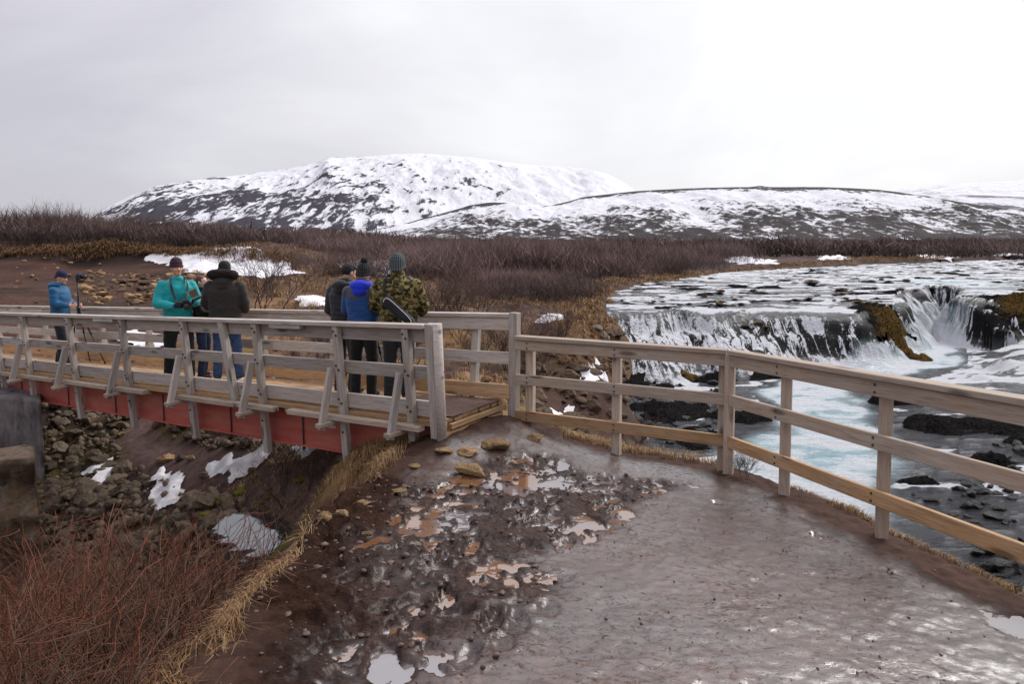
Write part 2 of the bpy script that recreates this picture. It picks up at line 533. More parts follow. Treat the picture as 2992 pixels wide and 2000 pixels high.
def ground_material():
    b = MatB('ground')
    col = b.attr('Col', 'Color'); wet = b.attr('wet'); ch = b.attr('churn')
    v = b.coord('Object')
    f1 = b.noise(v, 9, 6, .62); f2 = b.noise(v, 60, 5, .6)
    vs = b.coord('Object', (1.0, 1.5, 1), (0, 0, -.5))
    f3 = b.noise(vs, 19, 8, .72, 1.2); fL = b.noise(b.coord('Object', (1, 1, 1)), 1.3, 4, .55); fP = b.noise(vs, 34, 5, .6, .3)
    c = b.mixc(b.rng(f1, .3, .7), b.mixc(1.0, col, (.62, .6, .6), 'MULTIPLY'), b.mixc(1.0, col, (1.35, 1.32, 1.28), 'MULTIPLY'))
    c = b.mixc(b.math('MULTIPLY', b.rng(f2, .55, .75), .5), c, b.mixc(1.0, c, (.5, .48, .46), 'MULTIPLY'))
    thr = b.math('MULTIPLY_ADD', b.math('SUBTRACT', fL, .5), .22, f3)
    low = b.attr('low')
    fV = b.vor(v, 34, 'F1'); fC = b.noise(v, 28, 5, .7)
    crumb = b.math('MULTIPLY', ch, b.rng(fC, .5, .66))
    c = b.mixc(b.math('MULTIPLY', crumb, .7), c, b.mixc(1.0, c, (.35, .33, .31), 'MULTIPLY'))
    c = b.mixc(b.math('MULTIPLY', low, .55), c, b.mixc(1.0, c, (.42, .38, .34), 'MULTIPLY'))
    film = b.math('MULTIPLY', wet, b.rng(thr, .33, .50, 0.0, 1.0))
    flat = b.math('MAXIMUM', b.math('MULTIPLY', film, b.math('MULTIPLY_ADD', ch, -.86, 1.0)), b.math('MULTIPLY', low, .5))
    ro = b.math('MULTIPLY_ADD', film, -.35, .85)
    h = b.math('MULTIPLY_ADD', f3, .6, b.math('MULTIPLY_ADD', fP, .35, b.math('MULTIPLY', f2, .3)))
    h = b.math('ADD', h, b.math('MULTIPLY', ch, b.math('MULTIPLY_ADD', fV, -.5, b.math('MULTIPLY', fC, .9))))
    b.set(**{'Base Color': c, 'Roughness': ro, 'IOR': 1.5, 'Specular IOR Level': b.math('MULTIPLY', b.math('MULTIPLY_ADD', film, .35, .12), b.math('MULTIPLY_ADD', ch, -.6, 1.0)),
             'Coat Weight': flat, 'Coat Roughness': .20, 'Coat IOR': 2.4,
             'Normal': b.bump(h, b.math('MULTIPLY_ADD', ch, .5, .5), .028)})
    b.l(b.bump(b.math('MULTIPLY_ADD', fP, .5, f3), .26, .012), b.p.inputs['Coat Normal'])
    return b.m
me = mesh_from('ground', np.stack([gx, gy, g0], 1), grid_faces(len(ys), len(xs)))
set_attr(me, 'Col', gc); set_attr(me, 'wet', gw); set_attr(me, 'churn', gch); set_attr(me, 'low', gch * sstep(.012, -.012, g0 - z_path(gx, gy) + .014))
link('ground', me, ground_material(), kind='structure')

# ------------------------------------------------------------------ puddles in the churned mud
def puddles():
    x = np.arange(-1.7, 3.2, .03); y = np.arange(1.9, 8.0, .03)
    X, Y = np.meshgrid(x, y)
    Z = ground_z(X, Y)
    lv = z_path(X, Y) - np.interp(Y, [5.2, 6.4], [.016, .026]) + .014 * fbm(X / 1.1, Y / 1.1, 90, 2)
    ch = poly_sd(X, Y, CHURN)
    sp = poly_sd(X, Y, PATH)
    lv = np.where(sp < -.3, lv, -5)
    pe = pool_e(X.ravel(), Y.ravel()).reshape(X.shape)
    lv = np.where((sp < -.05) & (pe < 1.6), np.maximum(lv, z_path(X, Y) - .019), lv)
    lv = np.where((ch > .1) & (pe > 1.6), -5, lv)
    keep = (lv > Z - .04)
    kq = keep[:-1, :-1] & keep[1:, :-1] & keep[:-1, 1:] & keep[1:, 1:]
    f = grid_faces(len(y), len(x), kq)
    V = np.stack([X.ravel(), Y.ravel(), lv.ravel()], 1)
    V, f = compact(V, f)
    m = mesh_from('puddle_water', V, f)
    b = MatB('puddle_water')
    v = b.coord('Object')
    n = b.noise(v, 1.3, 3)
    c = b.mixc(b.rng(n, .47, .56), srgb(118, 80, 52), srgb(110, 101, 103))  # orange-brown murk; the grey tint puts reflected sky into the base colour
    w = b.noise(b.coord('Object', (1, 1, 1)), 22, 2)
    b.set(**{'Base Color': c, 'Roughness': .03, 'IOR': 2.9, 'Specular IOR Level': .6, 'Normal': b.bump(w, .06, .01)})
    link('puddle_water', m, b.m, kind='structure')
puddles()

# ------------------------------------------------------------------ snow patches
def snow_material():
    b = MatB('snow')
    v = b.coord('Object')
    n = b.noise(v, 3.0, 6, .6); n2 = b.noise(v, .8, 4)
    c = b.mixc(b.rng(n2, .35, .7), (.80, .80, .83), (.66, .63, .63))
    c = b.mixc(b.rng(n, .6, .75), c, (.45, .40, .38))
    b.set(**{'Base Color': c, 'Roughness': .75, 'Subsurface Weight': 0.0, 'Normal': b.bump(n, .6, .06)})
    return b.m
M_SNOW = snow_material()
SNOW_PX = [
    ([(440, 752), (560, 742), (650, 735), (740, 733), (740, 755), (800, 775), (872, 800), (830, 806), (760, 812), (700, 806), (640, 800), (560, 795), (470, 772)], 'long white snow patch on the plain behind the brown slope'),
    ([(872, 872), (920, 868), (965, 880), (950, 895), (890, 892)], 'small snow patch in the tan grass beyond the far railing'),
    ([(360, 975), (470, 990), (475, 1015), (400, 1012), (350, 995)], 'snow patch seen between the far railing boards'),
    ([(1000, 772), (1120, 768), (1185, 790), (1190, 812), (1080, 800), (1010, 790)], 'snow strip among shrubs behind the bobble hat'),
    ([(1565, 945), (1625, 920), (1640, 928), (1590, 948)], 'thin snow streak on the brown river bank'),
    ([(1720, 1090), (1760, 1075), (1765, 1100), (1735, 1130), (1700, 1120)], 'snow remnant on the rocky river bank behind the fence'),
    ([(1625, 1210), (1668, 1200), (1670, 1212), (1630, 1222)], 'snow remnant on the stony bank beside the bridge end'),
    ([(250, 1385), (320, 1360), (335, 1395), (290, 1435), (262, 1430), (300, 1395)], 'dirty ice patch among dark gully rocks'),
    ([(455, 1400), (480, 1385), (515, 1415), (525, 1445), (500, 1480), (452, 1480), (460, 1440)], 'grey ice slab lying in the gully below the bridge'),
    ([(610, 1365), (700, 1352), (760, 1335), (765, 1310), (785, 1310), (780, 1350), (740, 1380), (690, 1395), (630, 1392)], 'curved ice patch beside the tan boulder in the gully'),
    ([(850, 1322), (890, 1322), (920, 1326), (900, 1330), (860, 1328)], 'thin snow line under the red girder'),
    ([(2150, 752), (2260, 765), (2275, 772), (2190, 772), (2130, 765)], 'snow patch on the far grassy river bank'),
    ([(2660, 742), (2720, 748), (2780, 752), (2760, 758), (2690, 752)], 'snow patch amid scrub on the far bank'),
    ([(2400, 752), (2450, 748), (2470, 758), (2420, 762)], 'snow patch below the far scrub'),
    ([(1520, 852), (1560, 845), (1570, 855), (1530, 862)], 'speck of snow amid the bare scrub'),
    ([(2930, 740), (2975, 742), (2985, 750), (2940, 748)], 'snow patch beside the far bend of the river'),
]
def snow_patch(pix, label):
    P = [ground_hit(u, v)[:2] for u, v in pix]
    P = np.array(P)
    x0, y0 = P.min(0) - .3; x1, y1 = P.max(0) + .3
    n = 90
    x = np.linspace(x0, x1, n); y = np.linspace(y0, y1, n)
    X, Y = np.meshgrid(x, y)
    s = math.sqrt((x1 - x0) * (y1 - y0))
    a = .05 * s
    sd = poly_sd(X + a * fbm(X / s * 7, Y / s * 7, 31, 3), Y + a * fbm(X / s * 7, Y / s * 7, 35, 3), [tuple(p) for p in P])
    Z = ground_z(X, Y, False)
    d = np.clip(-sd / (s * .12), -.5, 1)
    Z = Z + .10 * min(1, (s / 4) ** 1.5) * d * (1 + .3 * fbm(X / s * 9, Y / s * 9, 38, 2)) + .05
    k = (sd < s * .05)
    kq = k[:-1, :-1] & k[1:, :-1] & k[:-1, 1:] & k[1:, 1:]
    f = grid_faces(n, n, kq)
    V, f = compact(np.stack([X.ravel(), Y.ravel(), Z.ravel()], 1), f)
    if len(f):
        link('snow_patch', mesh_from('snow_patch', V, f), M_SNOW, kind='structure', label=label)
for p_, l_ in SNOW_PX:
    snow_patch(p_, l_)

# ------------------------------------------------------------------ river
UPPER = [(-2, 27), (3.9, 26.8), (5.3, 26.3), (6.4, 26.9), (7.6, 26.3), (8.7, 26.5), (9.7, 25.9), (10.7, 26.3), (11.7, 25.9), (12.7, 26.3), (13.6, 26.3), (14.6, 27.2), (16.1, 29), (18.6, 32), (20.8, 35), (21.9, 35.8), (22.9, 35), (22.0, 33),
         (20.4, 31), (20.9, 29.6), (23.5, 28.6), (28, 27.5), (34, 27), (45, 27), (100, 27), (100, 100), (-2, 100)]
CHAN = [(21.5, 34), (18.6, 30.4), (16.6, 27.5), (15.2, 25.3), (13, 23.5), (10, 21.3), (8.6, 19.8), (8.2, 17.6), (7.5, 15.6), (6.2, 13.8), (5.0, 12.4), (4.2, 11), (4.0, 9)]
LOWZ = -2.5

def river_fields(x, y):
    xw = x + .3 * vnoise(x / 1.5, y / 1.5, 125); yw = y + .45 * vnoise(x / 1.1, y / 3.0, 126) + .12 * vnoise(x / .4, y / 1.5, 129)
    sd = poly_sd(xw, yw, UPPER)
    _, arc = seg_dist(x, y, UPPER, True)
    fr = sstep(15.2, 14.0, x) * (y < 30)
    arc = np.where(fr > .5, x + .10 * vnoise(x / .5, y / .8, 131), arc)
    lft = sstep(10.0, 8.0, x)
    zU = np.interp(y, [24, 26, 29, 35, 45, 65, 80], [-.9, -.8, -.55, -.27, -.08, .0, .03])
    dc, ac = seg_dist(x, y, CHAN)
    w = np.interp(x, [3, 8, 10, 14, 16, 22], [5.0, 4.6, 2.4, 1.9, 1.3, 1.5])
    w = np.where((x > 20) & (y < 31), 2.6, w)
    w = w * (1 + .25 * vnoise(arc / 1.3, arc * 0, 120))
    s = np.clip(sd / w, 0, 1)
    g = np.where(s < .5, 1.25 * s ** 1.25 * .94, 0); g = s ** 1.25 * (1.25 - .25 * s)
    led = .5 + .16 * vnoise(arc / 1.2, arc * 0 + 7, 133)
    g2 = led * sstep(0, .34, s) + (1 - led) * sstep(.52, 1.0, s)
    g = mix(g, g2, lft * .6)
    g = np.clip(g + .10 * np.sin(s * 17 + 3 * vnoise(arc / 1.7, arc * 0 + 3, 121)) * s * (1 - s) * 2, 0, 1)
    # right-hand rock shelf stands a bit higher than the pool
    shelf = sstep(.8, -1.2, poly_sd(x + .6 * vnoise(x, y, 122), y + .6 * vnoise(x, y, 123), [(16.6, 24.2), (18.6, 27.2), (22, 27.5), (60, 26.5), (60, 19.5), (20, 20.3), (15.5, 21.8)]))
    low = LOWZ + .45 * shelf * (1 + .4 * vnoise(x / 1.5, y / .8, 124))
    H = mix(zU, low, g)
    slope = s * (1 - s) * 4 * (sd > 0)
    streak = .5 + .5 * fbm(arc * 1.9 + .4 * vnoise(x * 1.5, y * 1.5, 128), np.maximum(sd, 0) * .55, 130, 5, .78)
    fine = fbm(x * 2.3, y * 2.3, 135, 3)
    # --- rock bed
    dark_zone = np.zeros(x.shape)
    for (cx, cy, rx, ry, a) in [(6.3, 16.9, 1.4, .6, .24), (11.2, 16.2, 2.8, .75, .25), (15, 16.5, 3, .8, .26), (8.9, 20.3, .8, .5, .34), (6.3, 12.4, 1.5, .35, .26), (4.2, 17.5, 1.3, 1.4, .2),
                                (3.9, 20.3, 1.2, 1.5, .24), (10.5, 18.7, 1.0, .3, .3), (13, 19, 1.6, .35, .3), (9.5, 13.4, .9, .25, .22), (4.4, 15.3, .9, .8, .2), (5.3, 19.4, 1.2, .6, .2), (8.6, 22.3, 1.0, .5, .3), (6.4, 21.7, .8, .4, .26),
                                (13.2, 14.9, 2.5, .5, .3)]:
        dark_zone = np.maximum(dark_zone, a * np.exp(-((x - cx) / rx) ** 2 - ((y - cy) / ry) ** 2))
    rough = .13 * fbm(x * 1.3, y * 2.0, 140, 4) + .07 * fine
    rough = rough + np.minimum(dark_zone * 3, 1) * .14 * fbm(x * 1.7, y * 3.4, 149, 3)
    blocky = np.round((rough + dark_zone) / .07) * .07
    R = H - .19 + np.where(sd > 0, mix(rough, blocky, .6) + dark_zone, 0)
    R = np.where(sd <= 0, H - .085 + .17 * fbm(x * .45, y * 2.0, 144, 5, .6) + .05 * fine, R)
    R = R - sstep(2.0, .8, dc) * .5 * (sd > 1)
    R = R + slope * .03 * (1 + fine) + slope * .10 * np.maximum(0, fbm(arc * 1.6, sd * .9, 148, 4) - .35) * 1.6
    moss = np.zeros(x.shape)
    for (cx, cy, rr, a) in [(15.0, 26.5, 1.15, .75), (15.6, 25.6, .6, .6), (21.6, 28.9, 1.0, .4), (24.0, 27.6, 1.4, .5), (17.6, 23.9, .9, .2), (5.7, 21.8, .4, .2)]:
        e = np.exp(-((x - cx) ** 2 + (y - cy) ** 2) / rr ** 2)
        R = R + a * e; moss = np.maximum(moss, e)
    moss = np.maximum(moss, .5 * slope * sstep(8.0, 10, x) * sstep(.1, .5, fbm(arc * .7, sd * .8, 150, 3) + .2))
    # --- water surface
    W = H + slope * .22 * (streak - .35)
    ripple = .026 * fbm(x * 1.1, y * 3.2, 155, 3) + .03 * fbm(x * .8, y * 2.2, 158, 3) * (sd <= 0)
    W = W + ripple
    foam = slope ** .6 * sstep(.33, .62, streak + .12 * fine + .22 * lft)
    W = W + lft * slope * .05
    # thrown spray at the foot of the falls and whitewater above the lip
    footd = np.where(sd > 0, np.abs(sd - w * 1.02), 9)
    foot = np.exp(-(footd / .9) ** 2) * (x < 24)
    foam = np.maximum(foam, foot * sstep(.25, .7, .55 + .5 * fbm(x * 1.1, y * 1.4, 160, 3)))
    up_n = fbm(x * .55, y * 2.4, 164, 4) + .35 * fbm(x * 2.0, y * 5, 168, 2)
    lip = np.exp(-np.abs(np.minimum(sd, 0)) / 2.2) * (sd <= 0)
    far_wh = sstep(34, 44, y) * .35
    foam = np.where(sd <= 0, np.maximum(foam, sstep(-.15, .4, up_n + .25 * lip + far_wh) * .92), foam)
    cw_ = np.interp(y, [10, 14, 18, 30], [1.5, 1.25, 1.0, 1.0])
    chw = sstep(1.35, .65, (dc + .4 * vnoise(x * .9, y * .9, 172)) / cw_) * (sd > .5)
    headw = sstep(5, 1, np.hypot(x - 23.5, (y - 38) * .8)) * (sd <= 0)
    tq = np.maximum(chw, headw * .9)
    foam = np.maximum(foam, chw * sstep(-.95, .25, fbm(x * 1.1, y * 2.2, 175, 5, .62) + .45 * sstep(2, 0, np.abs(ac - 16)) + .4 * sstep(13.8, 11.5, y)) * .9)
    foam = np.maximum(foam, headw * sstep(.0, .6, fbm(x * .9, y * 2.2, 178, 3)) * .9)
    flat = (sd > w * 1.05) & (dc > 1.5)
    rapid = sstep(.35, .75, fbm(x * .7, y * 1.9, 181, 4) + .55 * sstep(17.2, 20.5, y) - .25 * sstep(15, 11, y)) * .85
    foam = np.where(flat, np.maximum(foam, rapid), foam)
    return R, W, np.clip(foam, 0, 1), tq, moss, sd, arc, slope

def river():
    a = np.linspace(.06, 1.02, 460)
    y = [5.2]
    while y[-1] < 82:
        y.append(y[-1] * 1.0056)
    y = np.array(y)
    A, Y = np.meshgrid(a, y)
    X = A * Y
    R, W, foam, tq, moss, sd, arc, slope = river_fields(X.ravel(), Y.ravel())
    sr = poly_sd(X.ravel(), Y.ravel(), RIV)
    V = np.stack([X.ravel(), Y.ravel(), W], 1)
    k = ((sr < 1.0) & (W > R - .12)).reshape(X.shape)
    kq = k[:-1, :-1] & k[1:, :-1] & k[:-1, 1:] & k[1:, 1:]
    f = grid_faces(len(y), len(a), kq)
    V2, f2, fo, t2, ar, sv, sl = compact(V, f, foam, tq, arc, sd, slope)
    m = mesh_from('river_water', V2, f2)
    set_attr(m, 'flow', np.stack([ar * 5.0, sv * .75, ar * 0], 1)); set_attr(m, 'slope', sl); set_attr(m, 'foam', fo); set_attr(m, 'tq', t2)
    b = MatB('river_water')
    foamA = b.attr('foam'); tqA = b.attr('tq')
    v = b.coord('Object', (1, 2.4, 1))
    n = b.noise(v, 5.5, 6, .7, .5); n2 = b.noise(v, 1.6, 4, .55); n3 = b.noise(b.coord('Object', (1, 2.2, 1)), 13, 5, .65, .4)
    flow = b.attr('flow', 'Vector'); sl = b.attr('slope')
    nf = b.noise(flow, 1.0, 6, .7, .35)
    brk = b.math('MULTIPLY_ADD', b.math('MULTIPLY', sl, b.math('SUBTRACT', nf, .555)), 5.0, b.math('MULTIPLY', b.math('SUBTRACT', n, .5), 1.3))
    fm = b.rng(b.math('ADD', brk, foamA), .34, .66, 0, 1, True)
    fm2 = b.rng(b.math('MULTIPLY_ADD', brk, .55, foamA), .05, .95, 0, 1)
    mx_ = b.n('ShaderNodeMix', data_type='FLOAT'); b.l(tqA, mx_.inputs[0]); b.l(fm, mx_.inputs[2]); b.l(fm2, mx_.inputs[3]); fm = mx_.outputs[0]
    water = b.mixc(tqA, (.030, .034, .042), b.mixc(b.rng(n2, .35, .65), srgb(150, 202, 214), srgb(206, 232, 238)))
    water = b.mixc(b.math('MULTIPLY', sl, .8), water, (.012, .012, .010))
    c = b.mixc(fm, water, (.84, .86, .89))
    b.set(**{'Base Color': c, 'Roughness': b.math('MAXIMUM', b.math('MULTIPLY_ADD', fm, .5, .10), b.math('MULTIPLY', sl, .7)), 'IOR': 2.1, 'Specular IOR Level': b.math('MULTIPLY_ADD', b.math('MAXIMUM', fm, b.math('MINIMUM', b.math('MULTIPLY', sl, 1.6), 1.0)), -.48, .5)})
    h = b.math('MULTIPLY_ADD', n, .5, b.math('MULTIPLY_ADD', n2, 1.2, b.math('MULTIPLY', n3, .5)))
    b.set(Normal=b.bump(h, 1.0, .26))
    link('river_water', m, b.m, kind='structure')
    # rock bed on a coarser net
    a = np.linspace(.06, 1.02, 380)
    y = [5.2]
    while y[-1] < 82:
        y.append(y[-1] * 1.0066)
    y = np.array(y)
    A, Y = np.meshgrid(a, y)
    X = A * Y
    R, W, foam, tq, moss, sd, arc, slope = river_fields(X.ravel(), Y.ravel())
    sr = poly_sd(X.ravel(), Y.ravel(), RIV)
    R = np.where(sr > 0, R - sr * .6, R)
    k = ((sr < 1.4) & (R > W - .3)).reshape(X.shape)
    kq = k[:-1, :-1] & k[1:, :-1] & k[:-1, 1:] & k[1:, 1:]
    f = grid_faces(len(y), len(a), kq)
    V2, f2, m2 = compact(np.stack([X.ravel(), Y.ravel(), R], 1), f, moss)
    m = mesh_from('river_bed', V2, f2)
    set_attr(m, 'moss', m2)
    b = MatB('wet_lava')
    v = b.coord('Object')
    n = b.noise(v, 4, 6, .65); n2 = b.noise(v, 14, 4, .6)
    mo = b.rng(b.math('MULTIPLY_ADD', b.math('SUBTRACT', n, .5), 1.6, b.attr('moss')), .42, .75)
    c = b.mixc(b.rng(n2, .3, .7), (.004, .004, .0045), (.024, .022, .020))
    c = b.mixc(mo, c, b.mixc(b.rng(n2, .4, .6), srgb(44, 40, 22), srgb(104, 80, 46)))
    b.set(**{'Base Color': c, 'Roughness': b.math('MULTIPLY_ADD', mo, .1, .85), 'Specular IOR Level': .0, 'Normal': b.bump(b.math('MULTIPLY_ADD', n2, .4, n), 1.0, .12)})
    link('river_bed', m, b.m, kind='structure')
    return b.m
M_LAVA = river()

# water lying in the gully below the bridge
def gully_water():
    pts = [at_z(u, v, GWZ)[:2] for u, v in [(700, 1600), (780, 1490), (870, 1440), (960, 1440), (930, 1500), (900, 1560), (800, 1650)]]
    P = np.array(pts); c = P.mean(0) + np.array([.25, -.1])
    x = np.linspace(c[0] - 3.2, c[0] + 2.2, 80); y = np.linspace(c[1] - 2.6, c[1] + 2.2, 80)
    X, Y = np.meshgrid(x, y)
    e = np.hypot((X - c[0]) / 1.05, (Y - c[1]) / 1.15) + .2 * fbm(X, Y, 190, 3)
    Z = np.full(X.shape, GWZ) + .004 * fbm(X * 4, Y * 4, 193, 2)
    k = e < 1.25
    kq = k[:-1, :-1] & k[1:, :-1] & k[:-1, 1:] & k[1:, 1:]
    V, f = compact(np.stack([X.ravel(), Y.ravel(), Z.ravel()], 1), grid_faces(80, 80, kq))
    b = MatB('gully_pool')
    n = b.noise(b.coord('Object'), 5, 4)
    b.set(**{'Base Color': (.03, .035, .04), 'Roughness': .02, 'IOR': 2.4, 'Specular IOR Level': .6, 'Normal': b.bump(n, .08, .02)})
    link('gully_pool_water', mesh_from('gully_pool_water', V, f), b.m, kind='structure')
GWZ = -1.93
gully_water()

# ------------------------------------------------------------------ mountains
def mountain(name, crest, D, D0, base_v, rows, cols, seed, mat, amp, flat=1.25, label=None, smear=1.0):
    u = np.array([c[0] for c in crest], float); v = np.array([c[1] for c in crest], float)
    uu = np.linspace(u[0], u[-1], cols)
    vv = np.interp(uu, u, v)
    ker = np.hanning(9); ker /= ker.sum()
    vv = np.convolve(np.pad(vv, 4, mode='edge'), ker, 'valid')
    tana = (uu - 1496) / FOC
    zc = CAMH + D * (-math.sin(PITCH) - (vv - 841) / FOC * math.cos(PITCH))
    zb = CAMH + D0 * (-math.sin(PITCH) - (base_v - 841) / FOC * math.cos(PITCH)) - 6
    s = np.concatenate([np.linspace(0, 1, rows), 1 + np.linspace(.03, .5, 14)])
    S, U = np.meshgrid(s, np.arange(cols), indexing='ij')
    dist = D0 + (D - D0) * S
    X = tana[U] * dist; Y = dist
    prof = np.where(S <= 1, mix(S, 1 - (1 - S) ** flat, .8), 1 - (S - 1) * .8)
    hh = np.maximum(zc[U] - zb, 1)
    ridge = fbm(X / (D * .035), Y / (D * .10), seed, 5, .55)
    rr = 1 - np.abs(fbm(X / (D * .05) + .6 * Y / (D * .1), Y / (D * .16), seed + 6, 4))
    Z = zb + prof * hh + (ridge * .6 + (rr - .6) * .6) * amp * np.clip(S * (1 - np.minimum(S, 1)) * 4, 0, 1) * np.minimum(1, hh / hh.max() * 1.5)
    V = np.stack([X.ravel(), Y.ravel(), Z.ravel()], 1)
    m = mesh_from(name, V, grid_faces(len(s), cols))
    set_attr(m, 'elev', np.clip(S.ravel(), 0, 1.2)); set_attr(m, 'side', (U / (cols - 1.0)).ravel())
    rk = (rr - .55) * 1.2 + ridge * .5
    set_attr(m, 'rock', rk.ravel())
    return link(name, m, mat, kind='structure', label=label)

def mount_mat(name, sc, rot, dark, lo, hi, elev_stops, side_stops=None, stretch=(1, .35, 1), snow=(.74, .74, .765)):
    b = MatB(name)
    v = b.coord('Object', stretch, rot)
    n = b.noise(v, sc, 9, .68, .35)
    nb = b.noise(b.coord('Object'), sc * .22, 5, .6)
    el = b.n('ShaderNodeFloatCurve'); b.l(b.math('MULTIPLY', b.attr('elev'), .83), el.inputs['Value'])
    cv = el.mapping.curves[0]
    for i, (p, q) in enumerate(elev_stops):
        if i < 2:
            cv.points[i].location = (p, q)
        else:
            cv.points.new(p, q)
    el.mapping.update()
    f = b.math('ADD', n, b.math('MULTIPLY_ADD', b.attr('rock'), .10, b.math('MULTIPLY', b.math('SUBTRACT', nb, .5), .55)))
    f = b.math('ADD', f, b.math('SUBTRACT', el.outputs[0], .5))
    if side_stops:
        sl = b.n('ShaderNodeFloatCurve'); b.l(b.attr('side'), sl.inputs['Value'])
        cv = sl.mapping.curves[0]
        for i, (p, q) in enumerate(side_stops):
            if i < 2:
                cv.points[i].location = (p, q)
            else:
                cv.points.new(p, q)
        sl.mapping.update()
        f = b.math('ADD', f, b.math('SUBTRACT', sl.outputs[0], .5))
    k = b.rng(f, lo, hi, 0, 1, True)
    c = b.mixc(k, snow, dark)
    b.set(**{'Base Color': c, 'Roughness': .85, 'Specular IOR Level': .1, 'Normal': b.bump(n, .5, 1.2 / sc)})
    return b.m

MM = mount_mat('mountain_snow', .030, (0, 0, -.85), (.055, .05, .062), .575, .66, [(0, .62), (.83, .52), (.25, .57), (.5, .50), (.7, .44)], [(0, .60), (1, .30), (.25, .56), (.55, .47)], (1, .26, 1))
HM = mount_mat('hill_snow', .085, (0, 0, .15), (.045, .038, .038), .54, .68, [(0, .74), (.83, .98), (.2, .66), (.42, .54), (.56, .40), (.68, .62)], [(0, .50), (1, .56), (.5, .48), (.72, .53)], (1, .7, 1))
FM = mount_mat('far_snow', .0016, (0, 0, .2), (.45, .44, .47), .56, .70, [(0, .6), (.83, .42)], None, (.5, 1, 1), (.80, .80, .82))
mountain('mountain', [(250, 690), (270, 640), (290, 622), (335, 598), (380, 577), (430, 558), (450, 550), (500, 540), (560, 528), (700, 514), (850, 495), (935, 476), (960, 463), (1020, 462), (1100, 459), (1150, 453), (1220, 450), (1260, 453), (1300, 456), (1400, 465), (1500, 479), (1600, 487), (1700, 494), (1770, 508), (1820, 535), (1870, 570), (1950, 640), (1990, 690)],
         4200, 2300, 690, 120, 420, 200, MM, 42, 1.25, 'broad snow covered mountain with dark rocky left flank')
mountain('hill', [(960, 695), (1060, 678), (1180, 655), (1300, 622), (1380, 600), (1430, 592), (1500, 594), (1560, 600), (1600, 603), (1660, 590), (1700, 577), (1780, 568), (1850, 560), (2000, 552), (2140, 548), (2190, 548), (2215, 543), (2240, 548), (2400, 548), (2480, 551), (2560, 556), (2640, 566), (2700, 575), (2780, 588), (2850, 600), (2992, 619), (3150, 640), (3400, 670)],
         1500, 900, 697, 100, 420, 230, HM, 16, 1.3, 'low snowy hill with dark scrub below its brown crest')
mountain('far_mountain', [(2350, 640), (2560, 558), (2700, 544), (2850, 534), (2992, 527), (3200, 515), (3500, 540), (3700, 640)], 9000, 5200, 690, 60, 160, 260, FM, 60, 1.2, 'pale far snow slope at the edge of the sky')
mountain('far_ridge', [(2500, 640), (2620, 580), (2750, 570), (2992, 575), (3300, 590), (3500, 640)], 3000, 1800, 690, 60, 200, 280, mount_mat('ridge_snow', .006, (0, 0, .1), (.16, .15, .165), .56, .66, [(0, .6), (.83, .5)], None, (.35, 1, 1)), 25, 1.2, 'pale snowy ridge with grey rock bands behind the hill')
# ------------------------------------------------------------------ timber
def wood_mat(name, c_lo, c_mid, c_hi, stain, rough=.72):
    b = MatB(name)
    oi = b.n('ShaderNodeObjectInfo')
    off = b.n('ShaderNodeVectorMath', operation='SCALE'); off.inputs['Scale'].default_value = 37.0
    cmb = b.n('ShaderNodeCombineXYZ')
    for i in range(3):
        b.l(oi.outputs['Random'], cmb.inputs[i])
    b.l(cmb.outputs[0], off.inputs[0])
    tc = b.n('ShaderNodeTexCoord')
    ad = b.n('ShaderNodeVectorMath', operation='ADD')
    b.l(tc.outputs['Object'], ad.inputs[0]); b.l(off.outputs[0], ad.inputs[1])
    mp = b.n('ShaderNodeMapping'); mp.inputs['Scale'].default_value = (.9, 13, 13)
    b.l(ad.outputs[0], mp.inputs['Vector'])
    grain = b.noise(mp.outputs[0], 2.2, 6, .6, .9)
    mp2 = b.n('ShaderNodeMapping'); mp2.inputs['Scale'].default_value = (3, 60, 60)
    b.l(ad.outputs[0], mp2.inputs['Vector'])
    fine = b.noise(mp2.outputs[0], 2.0, 4, .6)
    blot = b.noise(ad.outputs[0], 1.9, 4, .6)
    mp3 = b.n('ShaderNodeMapping'); mp3.inputs['Scale'].default_value = (1.7, 6.5, 6.5)
    b.l(ad.outputs[0], mp3.inputs['Vector'])
    kn = b.vor(mp3.outputs[0], 1.0)
    knot = b.rng(kn, .10, .24, 1, 0, True)
    c = b.ramp(grain, [(.25, c_lo), (.5, c_mid), (.75, c_hi)])
    c = b.mixc(b.rng(blot, .45, .72, 0, .55), c, stain)
    c = b.mixc(b.math('MULTIPLY', b.rng(fine, .52, .68), .45), c, tuple(x * .45 for x in c_lo))
    c = b.mixc(b.math('MULTIPLY', knot, .8), c, tuple(x * .35 for x in c_lo))
    tone = b.rng(oi.outputs['Random'], 0, 1, .78, 1.15)
    tv = b.n('ShaderNodeVectorMath', operation='SCALE'); b.l(c, tv.inputs[0]); b.l(tone, tv.inputs['Scale'])
    h = b.math('MULTIPLY_ADD', fine, .6, grain)
    b.set(**{'Base Color': tv.outputs[0], 'Roughness': rough, 'Specular IOR Level': .3, 'Normal': b.bump(h, .45, .006)})
    return b.m
W_GREY = wood_mat('weathered_wood', (.29, .255, .225), (.47, .42, .375), (.60, .55, .50), (.44, .33, .23))
W_TAN = wood_mat('tan_wood', (.27, .15, .07), (.46, .28, .14), (.56, .37, .21), (.40, .31, .23))
W_MIX = wood_mat('greyish_tan_wood', (.29, .23, .18), (.44, .355, .285), (.56, .46, .375), (.46, .31, .18))

